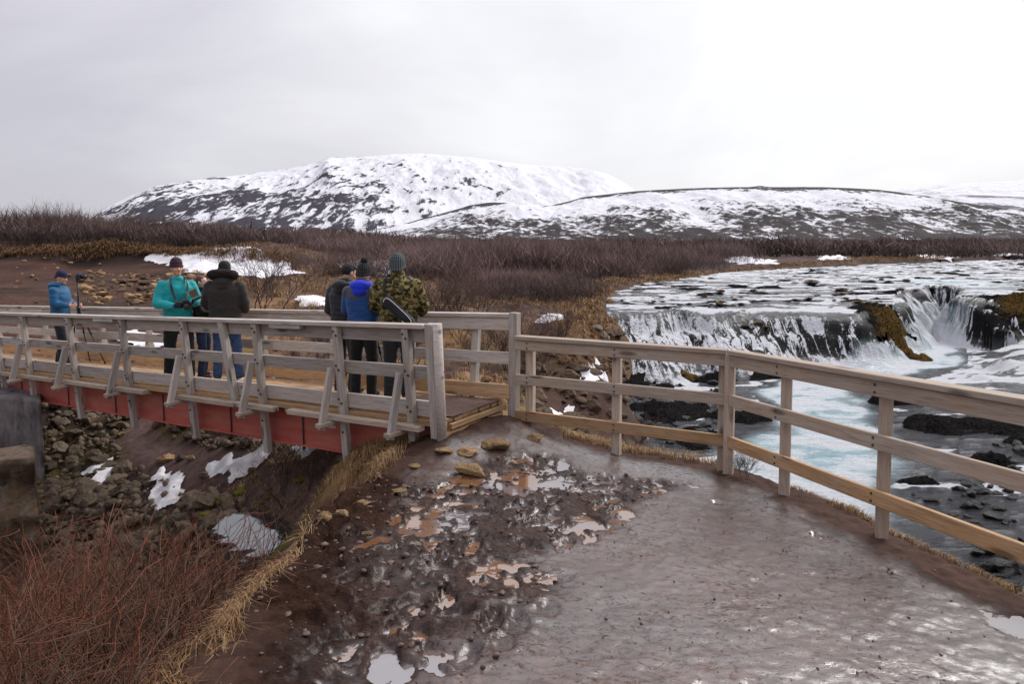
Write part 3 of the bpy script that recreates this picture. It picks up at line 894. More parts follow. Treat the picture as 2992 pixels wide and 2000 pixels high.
_box_cache = {}
def box_mesh(L, a, c, ch=.005):
    """chamfered bar, length along X"""
    key = (round(L, 3), round(a, 4), round(c, 4), ch)
    bm = bmesh.new()
    bmesh.ops.create_cube(bm, size=1)
    for v in bm.verts:
        v.co.x *= L; v.co.y *= a; v.co.z *= c
    bmesh.ops.bevel(bm, geom=list(bm.edges), offset=min(ch, a * .3, c * .3), segments=1, affect='EDGES')
    me = bpy.data.meshes.new('board'); bm.to_mesh(me); bm.free()
    return me

def bar(name, p0, p1, a, c, mat, parent=None, side=(0, 1, 0), ext=0.0, ch=.005, **props):
    """bar from p0 to p1; its width a lies along 'side' (made square to the run), its height c along the third axis"""
    p0 = Vector(p0); p1 = Vector(p1)
    x = (p1 - p0); L = x.length + 2 * ext; x.normalize()
    y = Vector(side); y = (y - x * y.dot(x)).normalized()
    z = x.cross(y)
    me = box_mesh(L, a, c, ch)
    o = link(name, me, mat, parent, **props)
    M = Matrix((x, y, z)).transposed().to_4x4()
    M.translation = (p0 + p1) / 2
    o.matrix_local = M
    return o

def tube_mesh(p0, p1, r0, r1, n=12, cap=True):
    bm = bmesh.new()
    p0 = Vector(p0); p1 = Vector(p1)
    x = (p1 - p0).normalized()
    a = x.orthogonal().normalized(); b_ = x.cross(a)
    R = []
    for p, r in ((p0, r0), (p1, r1)):
        R.append([bm.verts.new(p + a * math.cos(k * 2 * math.pi / n) * r + b_ * math.sin(k * 2 * math.pi / n) * r) for k in range(n)])
    for k in range(n):
        f = bm.faces.new((R[0][k], R[0][(k + 1) % n], R[1][(k + 1) % n], R[1][k])); f.smooth = True
    if cap:
        bm.faces.new(R[0][::-1]); bm.faces.new(R[1])
    me = bpy.data.meshes.new('tube'); bm.to_mesh(me); bm.free()
    return me

# ------------------------------------------------------------------ footbridge
BD = Vector((-.8484, .5293, -.041)).normalized()
BN = Vector((-.5293, -.8484, 0))
BZ = BD.cross(BN)
BO = Vector((-.768, 7.17, 0))
BM = Matrix((BD, BN, BZ)).transposed().to_4x4(); BM.translation = BO
bridge = empty('footbridge', label='weathered timber footbridge on red steel girders across the gully', category='footbridge')
bridge.matrix_world = BM
BLEN = 15.5

def b2w(s, q, z):
    return BM @ Vector((s, q, z))

def s_at(u, q, z):
    """run along the bridge at which the line (q, z) shows at photo column u"""
    lo, hi = -1.0, 40.0
    for _ in range(60):
        m = (lo + hi) / 2
        p = b2w(m, q, z)
        d = p.y * math.cos(PITCH) - (p.z - CAMH) * math.sin(PITCH)
        if 1496 + FOC * p.x / d > u:
            lo = m
        else:
            hi = m
    return m

LEAN = .09
PL = .041                     # the deck slopes; posts stay plumb
def qn(z, off=0.0):          # near board plane
    return -.135 + LEAN * z + off
def qf(z, off=0.0):          # far board plane (mirror)
    return -1.25 - LEAN * z - off
rb = random.Random(3)

def build_bridge():
    S = (0, 1, 0)
    # deck: long planks laid lengthways, each with a butt joint here and there
    nP = 9; w = (1.25 - .135 + .0) / nP
    for i in range(nP):
        q = -1.25 + w * (i + .5)
        cuts = [rb.uniform(-.03, .03)]
        while cuts[-1] < BLEN:
            cuts.append(cuts[-1] + rb.uniform(2.8, 4.4))
        for a, c in zip(cuts[:-1], cuts[1:]):
            c = min(c, BLEN)
            zz = rb.uniform(-.004, .004)
            bar('deck_plank', (a + .003, q, -.0225 + zz), (c - .003, q, -.0225 + zz), w - rb.uniform(.006, .011), .045, W_TAN, bridge, S)
    # cross joists under the deck
    for k in range(int(BLEN / .62)):
        s = .07 + k * .62
        bar('deck_joist', (s, -1.29, -.10), (s, -.10, -.10), .07, .10, W_TAN, bridge, (1, 0, 0))
    bar('deck_end_board', (-.03, -1.24, -.075), (-.03, -.14, -.075), .045, .06, W_TAN, bridge, (1, 0, 0))
    bar('deck_end_board', (.02, -1.2, -.165), (.02, -.02, -.165), .09, .07, W_TAN, bridge, (1, 0, 0))
    # edge timbers of the deck
    bar('deck_edge_timber', (0.0, -.115, -.06), (BLEN, -.115, -.06), .035, .07, W_TAN, bridge, S)
    bar('deck_edge_timber', (0.0, -1.27, -.06), (BLEN, -1.27, -.06), .035, .07, W_TAN, bridge, S)
    # girders
    red = MatB('red_painted_steel')
    v = red.coord('Object'); n = red.noise(red.coord('Object', (.6, 1, 3)), 2.2, 6, .62); n2 = red.noise(v, 30, 4)
    c = red.mixc(red.rng(n, .35, .7), (.38, .072, .055), (.45, .15, .11))
    c = red.mixc(red.rng(n, .62, .8), c, (.38, .19, .14))
    c = red.mixc(red.math('MULTIPLY', red.rng(n2, .6, .75), .5), c, (.13, .04, .03))
    red.set(**{'Base Color': c, 'Roughness': .55, 'Specular IOR Level': .35, 'Normal': red.bump(n2, .2, .004)})
    red = red.m
    dark = simple_mat('dark_steel', (.035, .025, .022), .6, 40)
    for side in (-.235, -1.16):
        sg = 1 if side > -.5 else -1
        g = bar('girder', (.05, side, -.355), (BLEN, side, -.355), .014, .44, red, bridge, S)
        for zz in (-.135, -.575):
            f = bar('flange', (0, 0, 0), (BLEN - .05, 0, 0), .13, .014, red, g, S)
            f.location = (0, 0, (zz + .355))
    # near rail ------------------------------------------------------------
    near_u = [52 + 13, 185 + 13, 340 + 14, 520 + 14, 732 + 14, 969 + 14, 1172 + 14]
    s_list = [s_at(u, qn(.95, .07), .95) + PL * .95 for u in near_u]
    st = s_list[1] - s_list[0]
    extra = [s_list[0] + 1.15, s_list[0] + 2.3, s_list[0] + 3.45, s_list[0] + 4.6]
    posts = sorted([s for s in extra if s < BLEN - .2] + s_list)
    print('bridge post runs', [round(s, 2) for s in posts])
    s0, sF = .13, -.09

    def rail_boards(qfun, sgn, s_start, cuts, inner):
        segs = [s_start] + cuts + [BLEN]
        for zc, h, nm, mt in ((.915, .15, 'rail_board', W_GREY), (.505, .15, 'rail_board', W_GREY), (.10, .175, 'kick_board', inner)):
            for a, c in zip(segs[:-1], segs[1:]):
                up = Vector((0, LEAN * sgn, 1)).normalized()
                o = bar(nm, (a + .002, qfun(zc), zc), (c - .002, qfun(zc), zc), .042, h, mt, bridge, Vector((0, 1, -LEAN * sgn)))
        for a, c in zip(segs[:-1], segs[1:]):
            bar('rail_cap', (a - .0 + .002, qfun(1.02, .035), 1.022), (c - .002, qfun(1.02, .035), 1.022), .155, .048, W_GREY, bridge, S)
    cutsN = [s for s in (s_list[4] - .05, s_list[2] + .25, s_list[0] - .1, s_list[0] + 3.4) if s < BLEN]
    cutsN = sorted(cutsN)
    rail_boards(qn, 1, s0, cutsN, W_GREY)
    rail_boards(qf, -1, sF, sorted([s_list[5] + .2, s_list[3] - .3, s_list[1], s_list[0] + 2.3]), W_TAN)
    def post(name, s, qfun, sgn, z0, z1, off, a=.095, c=.075, mt=W_GREY):
        return bar(name, (s - PL * z0, qfun(z0, off), z0), (s - PL * z1, qfun(z1, off), z1), c, a, mt, bridge, S)
    def brace_set(s, sgn, base):
        q0 = base
        q1 = base + sgn * .36
        bar('outrigger', (s + .085, q0 - sgn * .15, -.145), (s + .085, q1, -.145), .095, .048, W_MIX, bridge, (1, 0, 0))
        qt = (qn(.47, .115) if sgn > 0 else qf(.47, .115))
        br = bar('brace', (s + .083, q1 - sgn * .05, -.20), (s + .075, qt, .50), .045, .095, W_GREY, bridge, (1, 0, 0))
    for s in posts:
        post('rail_post', s, qn, 1, -.70 - .03 * rb.random(), .998, .066)
        brace_set(s, 1, -.10)
        post('rail_post', s + .05, qf, -1, -.68, .998, .066)
        brace_set(s + .05, -1, -1.285)
    bolt = tube_mesh((0, 0, 0), (0, .012, 0), .013, .012, 8); bolt.materials.append(dark)
    for s in posts:
        for zz in (.915, .505, .10, -.28):
            for ds in ((-.02, .02) if zz > 0 else (0,)):
                o = bpy.data.objects.new('bolt', bolt); COL.objects.link(o); o.parent = bridge
                o.location = (s - PL * zz + ds, qn(zz, .066 + .0375), zz + ds * 1.2)
    # an extra strut post set between two posts
    sx = s_at(650, qn(.95, .07), .95)
    bar('strut_post', (sx, qn(1.0, .075), .998), (sx - .05, qn(-.1, .06), -.09), .075, .10, W_GREY, bridge, S)
    # repair pieces under the cap
    for u in (310, 840):
        sx = s_at(u, qn(.98, .05), .98)
        bar('splice_block', (sx - .28, qn(.97, .075), .972), (sx + .28, qn(.97, .075), .972), .075, .045, W_GREY, bridge, S)
    # loose ledger planks lying on the outriggers
    for u0, u1, dz in ((56, 160, 0), (186, 318, 0), (341, 425, .0), (523, 690, 0), (692, 806, .004), (846, 1233, 0)):
        a, c = s_at(u1, .03, -.08), s_at(u0, .03, -.08)
        bar('ledger_plank', (a, .03, -.086 + dz), (c, .03, -.082 + dz), .095, .062, W_MIX, bridge, S)
    bar('ledger_plank', (s_list[0] + .4, .03, -.085), (BLEN, .03, -.085), .095, .062, W_MIX, bridge, S)
    # hanger rods on the girder face
    for u in (62, 198, 336, 476, 673, 884, 1152):
        s = s_at(u, -.21, -.3)
        link('hanger_rod', tube_mesh((s, -.213, -.13), (s, -.213, -.66), .009, .009, 8), dark, bridge)
        link('hanger_nut', tube_mesh((s, -.213, -.60), (s, -.213, -.625), .022, .022, 6), dark, bridge)
    # end posts
    bar('end_post', (.115, qn(-.1, .05), -.36), (.06, qn(1.06, .055), 1.055), .10, .10, W_GREY, bridge, S)
    link('end_pole', tube_mesh((.005, qn(.1, .09), -.40), (-.055, qn(1.06, .085), 1.06), .054, .050, 18), W_GREY, bridge)
    bar('end_post', (-.10, qf(.6, .0), -.36), (-.16, qf(.9, .0), 1.06), .10, .115, W_GREY, bridge, S)
    # scratched white scrawl on the red girder
    white = simple_mat('white_scratches', (.75, .72, .70), .7, 60, .1, 0)
    sg = s_at(963, -.225, -.3); zc = -.265
    strokes = []
    def st_(pts):
        strokes.append([(sg - x * .042, zc + y * .034) for x, y in pts])
    # letters drawn from left to right as seen: J o p e / y e s s
    st_([(-2.6, 1.5), (-1.4, 1.5)]); st_([(-2.0, 1.5), (-2.0, .4), (-2.4, .2)])
    st_([(-1.2, .9), (-.9, 1.2), (-.6, .9), (-.9, .5), (-1.2, .9)])
    st_([(-.1, 1.3), (-.1, -.2)]); st_([(-.1, 1.2), (.35, 1.0), (-.1, .7)])
    st_([(.7, .9), (1.2, .9), (.9, 1.2), (.7, .8), (1.2, .5)]); st_([(1.5, .9), (2.4, .95)])
    st_([(-2.0, -.7), (-1.6, -1.1)]); st_([(-1.2, -.6), (-1.9, -1.9)])
    st_([(-.9, -1.0), (-.4, -1.0), (-.7, -.7), (-.9, -1.1), (-.4, -1.4)])
    st_([(.6, -.7), (.1, -.8), (.5, -1.2), (.0, -1.4)]); st_([(1.4, -.7), (.9, -.8), (1.3, -1.2), (.8, -1.4)]); st_([(-2.6, -.4), (2.6, -.55)])
    st_([(1.7, -1.1), (2.5, -1.0)])
    for pl in strokes:
        bm = bmesh.new()
        for (a, b_) in zip(pl[:-1], pl[1:]):
            d = Vector((b_[0] - a[0], 0, b_[1] - a[1])); nn = Vector((-d.z, 0, d.x)).normalized() * .0035
            vs = [bm.verts.new(Vector((p[0], -.2245, p[1])) + sgn * nn) for p, sgn in ((a, 1), (b_, 1), (b_, -1), (a, -1))]
            bm.faces.new(vs)
        me = bpy.data.meshes.new('scratch_stroke'); bm.to_mesh(me); bm.free()
        link('scratch_stroke', me, white, bridge)
    # trodden mud over the end of the deck
    n = 70
    x = np.linspace(-.02, 2.4, n); y = np.linspace(-1.2, -.2, 50)
    X, Y = np.meshgrid(x, y)
    e = X - 1.35 + .5 * fbm(X * 2.2, Y * 4, 210, 3) + 1.5 * np.maximum(0, -1.02 - Y + .1 * vnoise(X * 5, X * 0, 214)) * 4
    Z = .006 + .012 * np.clip(-e * 2, -.6, 1) + .006 * fbm(X * 9, Y * 9, 216, 3)
    k = (e < .12); kq = k[:-1, :-1] & k[1:, :-1] & k[:-1, 1:] & k[1:, 1:]
    V, f = compact(np.stack([X.ravel(), Y.ravel(), Z.ravel()], 1), grid_faces(50, n, kq))
    mm = simple_mat('trodden_mud', srgb(84, 60, 50), .8, 26, .35, .7, .015)
    link('mud_layer', mesh_from('mud_layer', V, f[:, ::-1]), mm, bridge, kind='stuff')
    # concrete abutment under the far part
    return posts
B_POSTS = build_bridge()

# ------------------------------------------------------------------ fence by the river
def build_fence():
    root = empty('fence', (0, 8.2, -.25), label='post and rail timber fence running from the bridge end along the muddy river bank', category='fence')
    inv = Matrix.Translation((0, -8.2, .25))
    def P(x, y, z):
        return inv @ Vector((x, y, z))
    A = Vector((.06, 8.20, 0)); C = Vector((2.285, 7.10, 0)); E = Vector((3.18, 4.15, 0))
    dE = (E - C).normalized(); F = E + dE * 1.3
    lift = lambda p: .16 * ((p - C).dot(dE) / (E - C).length) if (p - C).dot(dE) > 0 else 0
    n1 = Vector((-(C - A).y, (C - A).x, 0)).normalized(); n1 = -n1 if n1.y > 0 else n1      # to the path side
    n2 = Vector((-dE.y, dE.x, 0)); n2 = -n2 if n2.x > 0 else n2
    def run(a, b, nn, cuts=()):
        pts = [a] + list(cuts) + [b]
        d = (b - a).normalized()
        for i, (p, q) in enumerate(zip(pts[:-1], pts[1:])):
            for zc, h, mt in ((.685, .125, W_MIX), (.27, .122, W_MIX), (-.17, .124, W_TAN)):
                p_ = p + nn * .045; q_ = q + nn * .045
                bar('fence_rail', P(p_.x, p_.y, zc + lift(p)), P(q_.x, q_.y, zc + lift(q)), .042, h, mt, root, nn, -.002)
        p_ = a + nn * .02; q_ = b + nn * .02
        bar('fence_cap', P(p_.x, p_.y, .773 + lift(a)), P(q_.x, q_.y, .773 + lift(b)), .15, .046, W_MIX, root, nn)
    run(A, C - (C - A).normalized() * .03, n1)
    k = C + dE * 2.0
    run(C + dE * .07, F, n2, ())
    bolt = tube_mesh((0, 0, 0), (0, -.006, 0), .011, .010, 8); bolt.materials.append(simple_mat('screw_steel', (.05, .045, .042), .5, 40))
    def bolts(p, nn, l):
        for zc in (.685, .27, -.17):
            for dz in (-.03, .03):
                o = bpy.data.objects.new('bolt', bolt); COL.objects.link(o); o.parent = root
                o.location = P(p.x + nn.x * .066, p.y + nn.y * .066, zc + dz + l); o.rotation_euler = (0, 0, math.atan2(nn.y, nn.x) + math.pi / 2)
    def post(x, y, zt, a=.095, mt=W_MIX):
        g = gz(x, y) - .35
        bar('fence_post', P(x, y, g), P(x, y, zt), a, a, mt, root, n1)
    m = A + (C - A) * .5
    a0 = A + (C - A).normalized() * .16
    for p, off in ((a0, -.05), (m, -.05)):
        q = p + n1 * off
        post(q.x, q.y, .745)
        bolts(p, n1, 0)
    q = C - (C - A).normalized() * .07 - n1 * .05; post(q.x, q.y, .745)
    q = C + n1 * .035 + dE * .01; post(q.x, q.y, .748, .098)
    for u in (2285, 2573):
        # where the column crosses the run
        best = min((abs(1496 + FOC * (C + dE * t).x / ((C + dE * t).y * .998 + .09) - u), t) for t in np.arange(.2, 3, .01))
        q = C + dE * best[1] - n2 * .05
        post(q.x, q.y, .745 + lift(q))
        bolts(q + n2 * .05, n2, lift(q))
    q = F - n2 * .05; post(q.x, q.y, .745 + lift(q))
build_fence()
# ------------------------------------------------------------------ rocks
def rock_mesh(seed, sub=2, flat=.75, ang=.35):
    rs = np.random.RandomState(seed)
    bm = bmesh.new()
    bmesh.ops.create_icosphere(bm, subdivisions=sub + 1, radius=1)
    planes = []
    for _ in range(15):
        n = rs.normal(size=3); n /= np.linalg.norm(n)
        planes.append((n, rs.uniform(.50, .86)))
    for v in bm.verts:
        p = np.array(v.co)
        for n, d in planes:
            k = p @ n
            if k > d:
                p = p - n * (k - d) * .97
        p *= 1 + ang * .25 * (vnoise(p[0] * 2.3 + seed, p[1] * 2.3 + p[2] * 1.7, 220) + .5 * vnoise(p[0] * 5 + seed, p[1] * 5 - p[2] * 4, 221))
        p[2] *= flat
        v.co = p
    me = bpy.data.meshes.new('rock'); bm.to_mesh(me); bm.free()
    return me

def rock_mat(name, c0, c1, moss=None, mossamt=.55, rough=.85, spec=.25):
    b = MatB(name)
    oi = b.n('ShaderNodeObjectInfo')
    v = b.coord('Object')
    n = b.noise(v, 2.2, 7, .65); n2 = b.noise(v, 9, 5, .6)
    c = b.mixc(b.rng(n, .3, .7), c0, c1)
    c = b.mixc(b.math('MULTIPLY', b.rng(n2, .5, .75), .6), c, tuple(x * .35 for x in c0))
    tone = b.rng(oi.outputs['Random'], 0, 1, .65, 1.3)
    tv = b.n('ShaderNodeVectorMath', operation='SCALE'); b.l(c, tv.inputs[0]); b.l(tone, tv.inputs['Scale'])
    c = tv.outputs[0]
    if moss:
        geo = b.n('ShaderNodeNewGeometry'); sx = b.n('ShaderNodeSeparateXYZ'); b.l(geo.outputs['Normal'], sx.inputs[0])
        f = b.rng(b.math('MULTIPLY_ADD', sx.outputs[2], .45, n), mossamt, mossamt + .2)
        c = b.mixc(f, c, moss)
    b.set(**{'Base Color': c, 'Roughness': rough, 'Specular IOR Level': spec, 'Normal': b.bump(b.math('MULTIPLY_ADD', n2, .35, n), .9, .12)})
    return b.m
R_TAN = rock_mat('tan_rock', srgb(158, 124, 86), srgb(194, 164, 122))
R_DARK = rock_mat('dark_gully_rock', srgb(88, 74, 64), srgb(152, 132, 112), srgb(88, 82, 44), .88)
R_LAVA = rock_mat('black_lava_stone', (.005, .005, .0055), (.016, .015, .0145), None, .5, .5, .3)
R_MOSS = rock_mat('mossy_rock', srgb(70, 58, 40), srgb(110, 92, 58), srgb(128, 120, 30), .58)
R_BROWN = rock_mat('brown_bank_rock', srgb(86, 70, 58), srgb(132, 110, 88), srgb(84, 74, 40), .85)
def rock_set(mat, n, seed0, **kw):
    out = []
    for i in range(n):
        m = rock_mesh(seed0 + i, **kw)
        m.materials.append(mat)
        out.append(m)
    return out
K_TAN = rock_set(R_TAN, 5, 10); K_DARK = rock_set(R_DARK, 6, 30); K_LAVA = rock_set(R_LAVA, 5, 50, flat=.6); K_MOSS = rock_set(R_MOSS, 3, 70); K_BROWN = rock_set(R_BROWN, 5, 90)
K_BIG = rock_set(R_TAN, 4, 120, sub=3, flat=.7, ang=.5)
rr_ = random.Random(11)
def put_rock(name, meshes, x, y, z, sx, sy=None, sz=None, rz=None, label=None, group=None, cat='rock', tilt=.25):
    o = bpy.data.objects.new(name, rr_.choice(meshes) if isinstance(meshes, list) else meshes)
    COL.objects.link(o)
    sy = sy or sx; sz = sz or sx
    o.scale = (sx, sy, sz)
    o.location = (x, y, z)
    o.rotation_euler = (rr_.uniform(-tilt, tilt), rr_.uniform(-tilt, tilt), rr_.uniform(0, 6.28) if rz is None else rz)
    o['label'] = label; o['category'] = cat
    if group:
        o['group'] = group
    return o

def px_rock(u, v, wpx, hpx, mesh, label, name='rock', ratio=.8):
    """rock whose middle shows at (u, v), standing on the ground below it"""
    x, y, z = ground_hit(u, v + hpx * .42)
    t = y / ray(u, v)[1]
    sx = wpx / FOC * t / 2; sz = hpx / FOC * t / 2
    put_rock(name, mesh, x, y + sx * .3, z + sz * .35, sx, sx * ratio, sz * 1.15, rr_.uniform(-.4, .4), label, tilt=.1)
px_rock(1375, 1362, 100, 66, K_BIG[0], 'large tan boulder in the mud below the bridge end post')
px_rock(1362, 1320, 84, 34, K_BIG[1], 'flat tan rock just above the large tan boulder')
px_rock(1290, 1318, 66, 26, K_BIG[2], 'pale slab rock at the foot of the round bridge post')
px_rock(1442, 1296, 118, 44, K_BIG[3], 'long tan step stone in the mud before the bridge deck')
px_rock(1562, 1275, 60, 34, K_BIG[1], 'tan stone in the mud beside the lower fence rail')
px_rock(1205, 1365, 46, 26, K_BIG[2], 'tan stone on the grassy bank under the girder end')
px_rock(1073, 1561, 38, 26, K_BIG[0], 'small tan stone lying beside the orange puddle')
px_rock(945, 1512, 62, 56, K_BIG[3], 'pale block of rock at the mud edge above the gully pool', ratio=.6)
px_rock(1000, 1500, 44, 40, K_BIG[0], 'pale rock beside the block at the mud edge')
px_rock(1055, 1470, 60, 18, K_BIG[1], 'flat tan rock half sunk in the mud edge')
px_rock(1160, 1440, 56, 16, K_BIG[2], 'thin tan rock at the top of the grassy bank')
px_rock(1620, 1230, 60, 30, K_BROWN[0], 'grey brown boulder behind the bottom fence rail by the bridge')
px_rock(476, 1338, 66, 42, K_BIG[2], 'tan boulder on the gully trail below the girder')
px_rock(556, 1336, 34, 34, K_BIG[0], 'upright tan rock beside the trail boulder in the gully')
px_rock(525, 1340, 32, 28, K_DARK[0], 'purplish dark rock between two tan rocks in the gully')
px_rock(793, 1350, 50, 40, K_BIG[3], 'rounded tan boulder at the end of the curved ice patch')
px_rock(740, 1375, 50, 30, K_DARK[1], 'brown rock next to the curved ice patch')
px_rock(600, 1385, 60, 34, K_DARK[2], 'dark round rock on the bare gully floor')
px_rock(350, 1240, 62, 26, K_BROWN[3], 'long brown slab among dark rocks under the bridge')
px_rock(352, 1270, 32, 18, K_TAN[1], 'small tan rock beside the gully trail')
for (u, v, w, h, l) in ((940, 1420, 44, 24, 'bright yellow green mossy rock at the pool edge'), (880, 1400, 60, 40, 'moss covered rock below the red girder'), (790, 1450, 50, 34, 'mossy rock beside the branch over the pool'),
                        (650, 1460, 64, 34, 'green mossy rock on the gully bank'), (600, 1500, 60, 44, 'mossy rock above the red shrub tops'), (700, 1440, 50, 30, 'dull mossy rock at the end of the brown trail')):
    px_rock(u, v, w, h, rr_.choice(K_MOSS), l, 'mossy_rock')

def scatter_rocks(n, urange, vrange, meshes, smin, smax, name, label, group, seed, keep=None, tmax=60):
    rs = random.Random(seed); k = 0; tries = 0
    while k < n and tries < n * 8:
        tries += 1
        u, v = rs.uniform(*urange), rs.uniform(*vrange)
        x, y, z = ground_hit(u, v, tmax)
        if keep and not keep(x, y, z, u, v):
            continue
        s = smin + (smax - smin) * rs.random() ** 2.4
        put_rock(name, meshes, x, y, z + s * .18, s, s * rs.uniform(.6, 1.0), s * rs.uniform(.5, .85), None, label, group)
        k += 1
not_trail = lambda x, y, z, u, v: float(seg_dist(np.array([x]), np.array([y]), TRAIL)[0][0]) > .38 and not (450 < u < 530 and 1385 < v < 1485)
scatter_rocks(285, (130, 760), (1190, 1600), K_DARK, .05, .26, 'gully_rock', 'dark angular rock in the rubble of the gully', 'rubble on the gully floor', 21, not_trail)
scatter_rocks(45, (180, 700), (1190, 1560), K_BROWN, .05, .17, 'gully_stone', 'lighter brown stone in the gully rubble', 'stones among the gully rubble', 22, not_trail)
scatter_rocks(210, (240, 650), (800, 892), K_TAN + K_BROWN[:2], .07, .34, 'slope_rock', 'yellowish rock scattered on the brown slope behind the bridge', 'rocks on the brown slope', 23)
scatter_rocks(30, (20, 300), (760, 890), K_TAN, .08, .22, 'slope_rock', 'yellowish rock scattered on the brown slope behind the bridge', 'rocks on the brown slope', 24)
scatter_rocks(120, (1530, 1830), (1020, 1270), K_BROWN + K_DARK[:2], .07, .34, 'bank_rock', 'grey brown rock on the stony river bank behind the fence', 'rocks on the stony river bank', 25, lambda x, y, z, u, v: y > 9.5)
scatter_rocks(40, (1740, 1830), (930, 1090), K_BROWN + K_DARK, .06, .3, 'bank_rock', 'grey brown rock on the stony river bank behind the fence', 'rocks on the stony river bank', 29)
scatter_rocks(26, (1400, 1560), (1020, 1180), K_BROWN, .05, .2, 'bank_rock', 'grey brown rock on the stony river bank behind the fence', 'rocks on the stony river bank', 26, lambda x, y, z, u, v: y > 10)

def river_stones():
    rs = random.Random(31)
    spots = []
    for (u0, u1, v0, v1, n, s0, s1) in ((2820, 2990, 1390, 1640, 42, .07, .24), (2480, 2820, 1330, 1480, 16, .05, .16), (2750, 2992, 1640, 1780, 12, .1, .26), (2600, 2990, 1490, 1640, 8, .06, .14), (2450, 2640, 1530, 1640, 5, .08, .16),
                                        (1850, 2110, 1120, 1300, 34, .08, .3), (2150, 2560, 1150, 1340, 22, .08, .28), (2330, 2540, 1390, 1460, 12, .1, .3), (2900, 2992, 1300, 1400, 10, .1, .3), (1800, 1900, 1090, 1250, 14, .1, .35)):
        for _ in range(n):
            u, v = rs.uniform(u0, u1), rs.uniform(v0, v1)
            s = s0 + (s1 - s0) * rs.random() ** 2
            p = at_z(u, v, LOWZ)
            if float(seg_dist(np.array([p[0]]), np.array([p[1]]), CHAN)[0][0]) < 1.9:
                continue
            put_rock('river_stone', K_LAVA, p[0], p[1], LOWZ + s * .12, s, s * rs.uniform(.6, 1), s * rs.uniform(.6, .9), None, 'black wet lava stone in the shallow river', 'black stones in the shallows')
river_stones()

def rubble():
    rs = np.random.RandomState(12)
    bm = bmesh.new(); bmesh.ops.create_icosphere(bm, subdivisions=1, radius=1)
    base = np.array([v.co[:] for v in bm.verts]); tri = np.array([[v.index for v in f.verts] for f in bm.faces]); bm.free()
    P = []
    while len(P) < 2600:
        u, v = rs.uniform(110, 800), rs.uniform(1180, 1600)
        r = ray(u, v); z0 = rs.uniform(-2.4, -1.3)
        p = at_z(u, v, z0)
        P.append((p[0], p[1]))
    P = np.array(P); P = P + rs.normal(size=P.shape) * .1
    ok = seg_dist(P[:, 0], P[:, 1], TRAIL)[0] > .36
    P = P[ok]
    Z = ground_z(P[:, 0], P[:, 1], False)
    s = .02 + .075 * rs.rand(len(P)) ** 2
    V = base[None] * (1 + .3 * rs.normal(size=(len(P), len(base), 1)) * .6) * (s[:, None, None] * rs.uniform(.6, 1.2, (len(P), 1, 3))) + np.stack([P[:, 0], P[:, 1], Z + s * .2], 1)[:, None]
    F = tri[None] + np.arange(len(P))[:, None, None] * len(base)
    me = mesh_from('gully_rubble', V.reshape(-1, 3), F.reshape(-1, 3), False)
    link('gully_rubble', me, R_DARK, kind='stuff')
rubble()

# ------------------------------------------------------------------ concrete abutment and old stone block
def block(name, plan, z0, z1, mat, rough, seed, label, cat, batter=.06, cuts=26):
    bm = bmesh.new()
    c = Vector((sum(p[0] for p in plan) / len(plan), sum(p[1] for p in plan) / len(plan), 0))
    bot = [bm.verts.new((c.x + (p[0] - c.x) * (1 + batter), c.y + (p[1] - c.y) * (1 + batter), z0)) for p in plan]
    top = [bm.verts.new((p[0], p[1], z1)) for p in plan]
    n = len(plan)
    for i in range(n):
        bm.faces.new((bot[i], bot[(i + 1) % n], top[(i + 1) % n], top[i]))
    bm.faces.new(top); bm.faces.new(bot[::-1])
    bmesh.ops.recalc_face_normals(bm, faces=bm.faces)
    bmesh.ops.subdivide_edges(bm, edges=list(bm.edges), cuts=cuts, use_grid_fill=True)
    for v in bm.verts:
        p = v.co
        k = rough * (float(vnoise(p.x * 2.1 + seed, p.z * 2.1 + p.y, 230)) + .5 * float(vnoise(p.x * 6 + p.y * 3, p.z * 6 + seed, 231)) + .25 * float(vnoise(p.x * 14, p.z * 14 + p.y * 9, 232)))
        v.co = p + Vector((k * .8, -k, k * .6))
    for f in bm.faces:
        f.smooth = True
    me = bpy.data.meshes.new(name); bm.to_mesh(me); bm.free()
    for v in me.vertices:
        v.co = v.co - c - Vector((0, 0, z0))
    o = link(name, me, mat, label=label, category=cat)
    o.location = (c.x, c.y, z0)
    return o
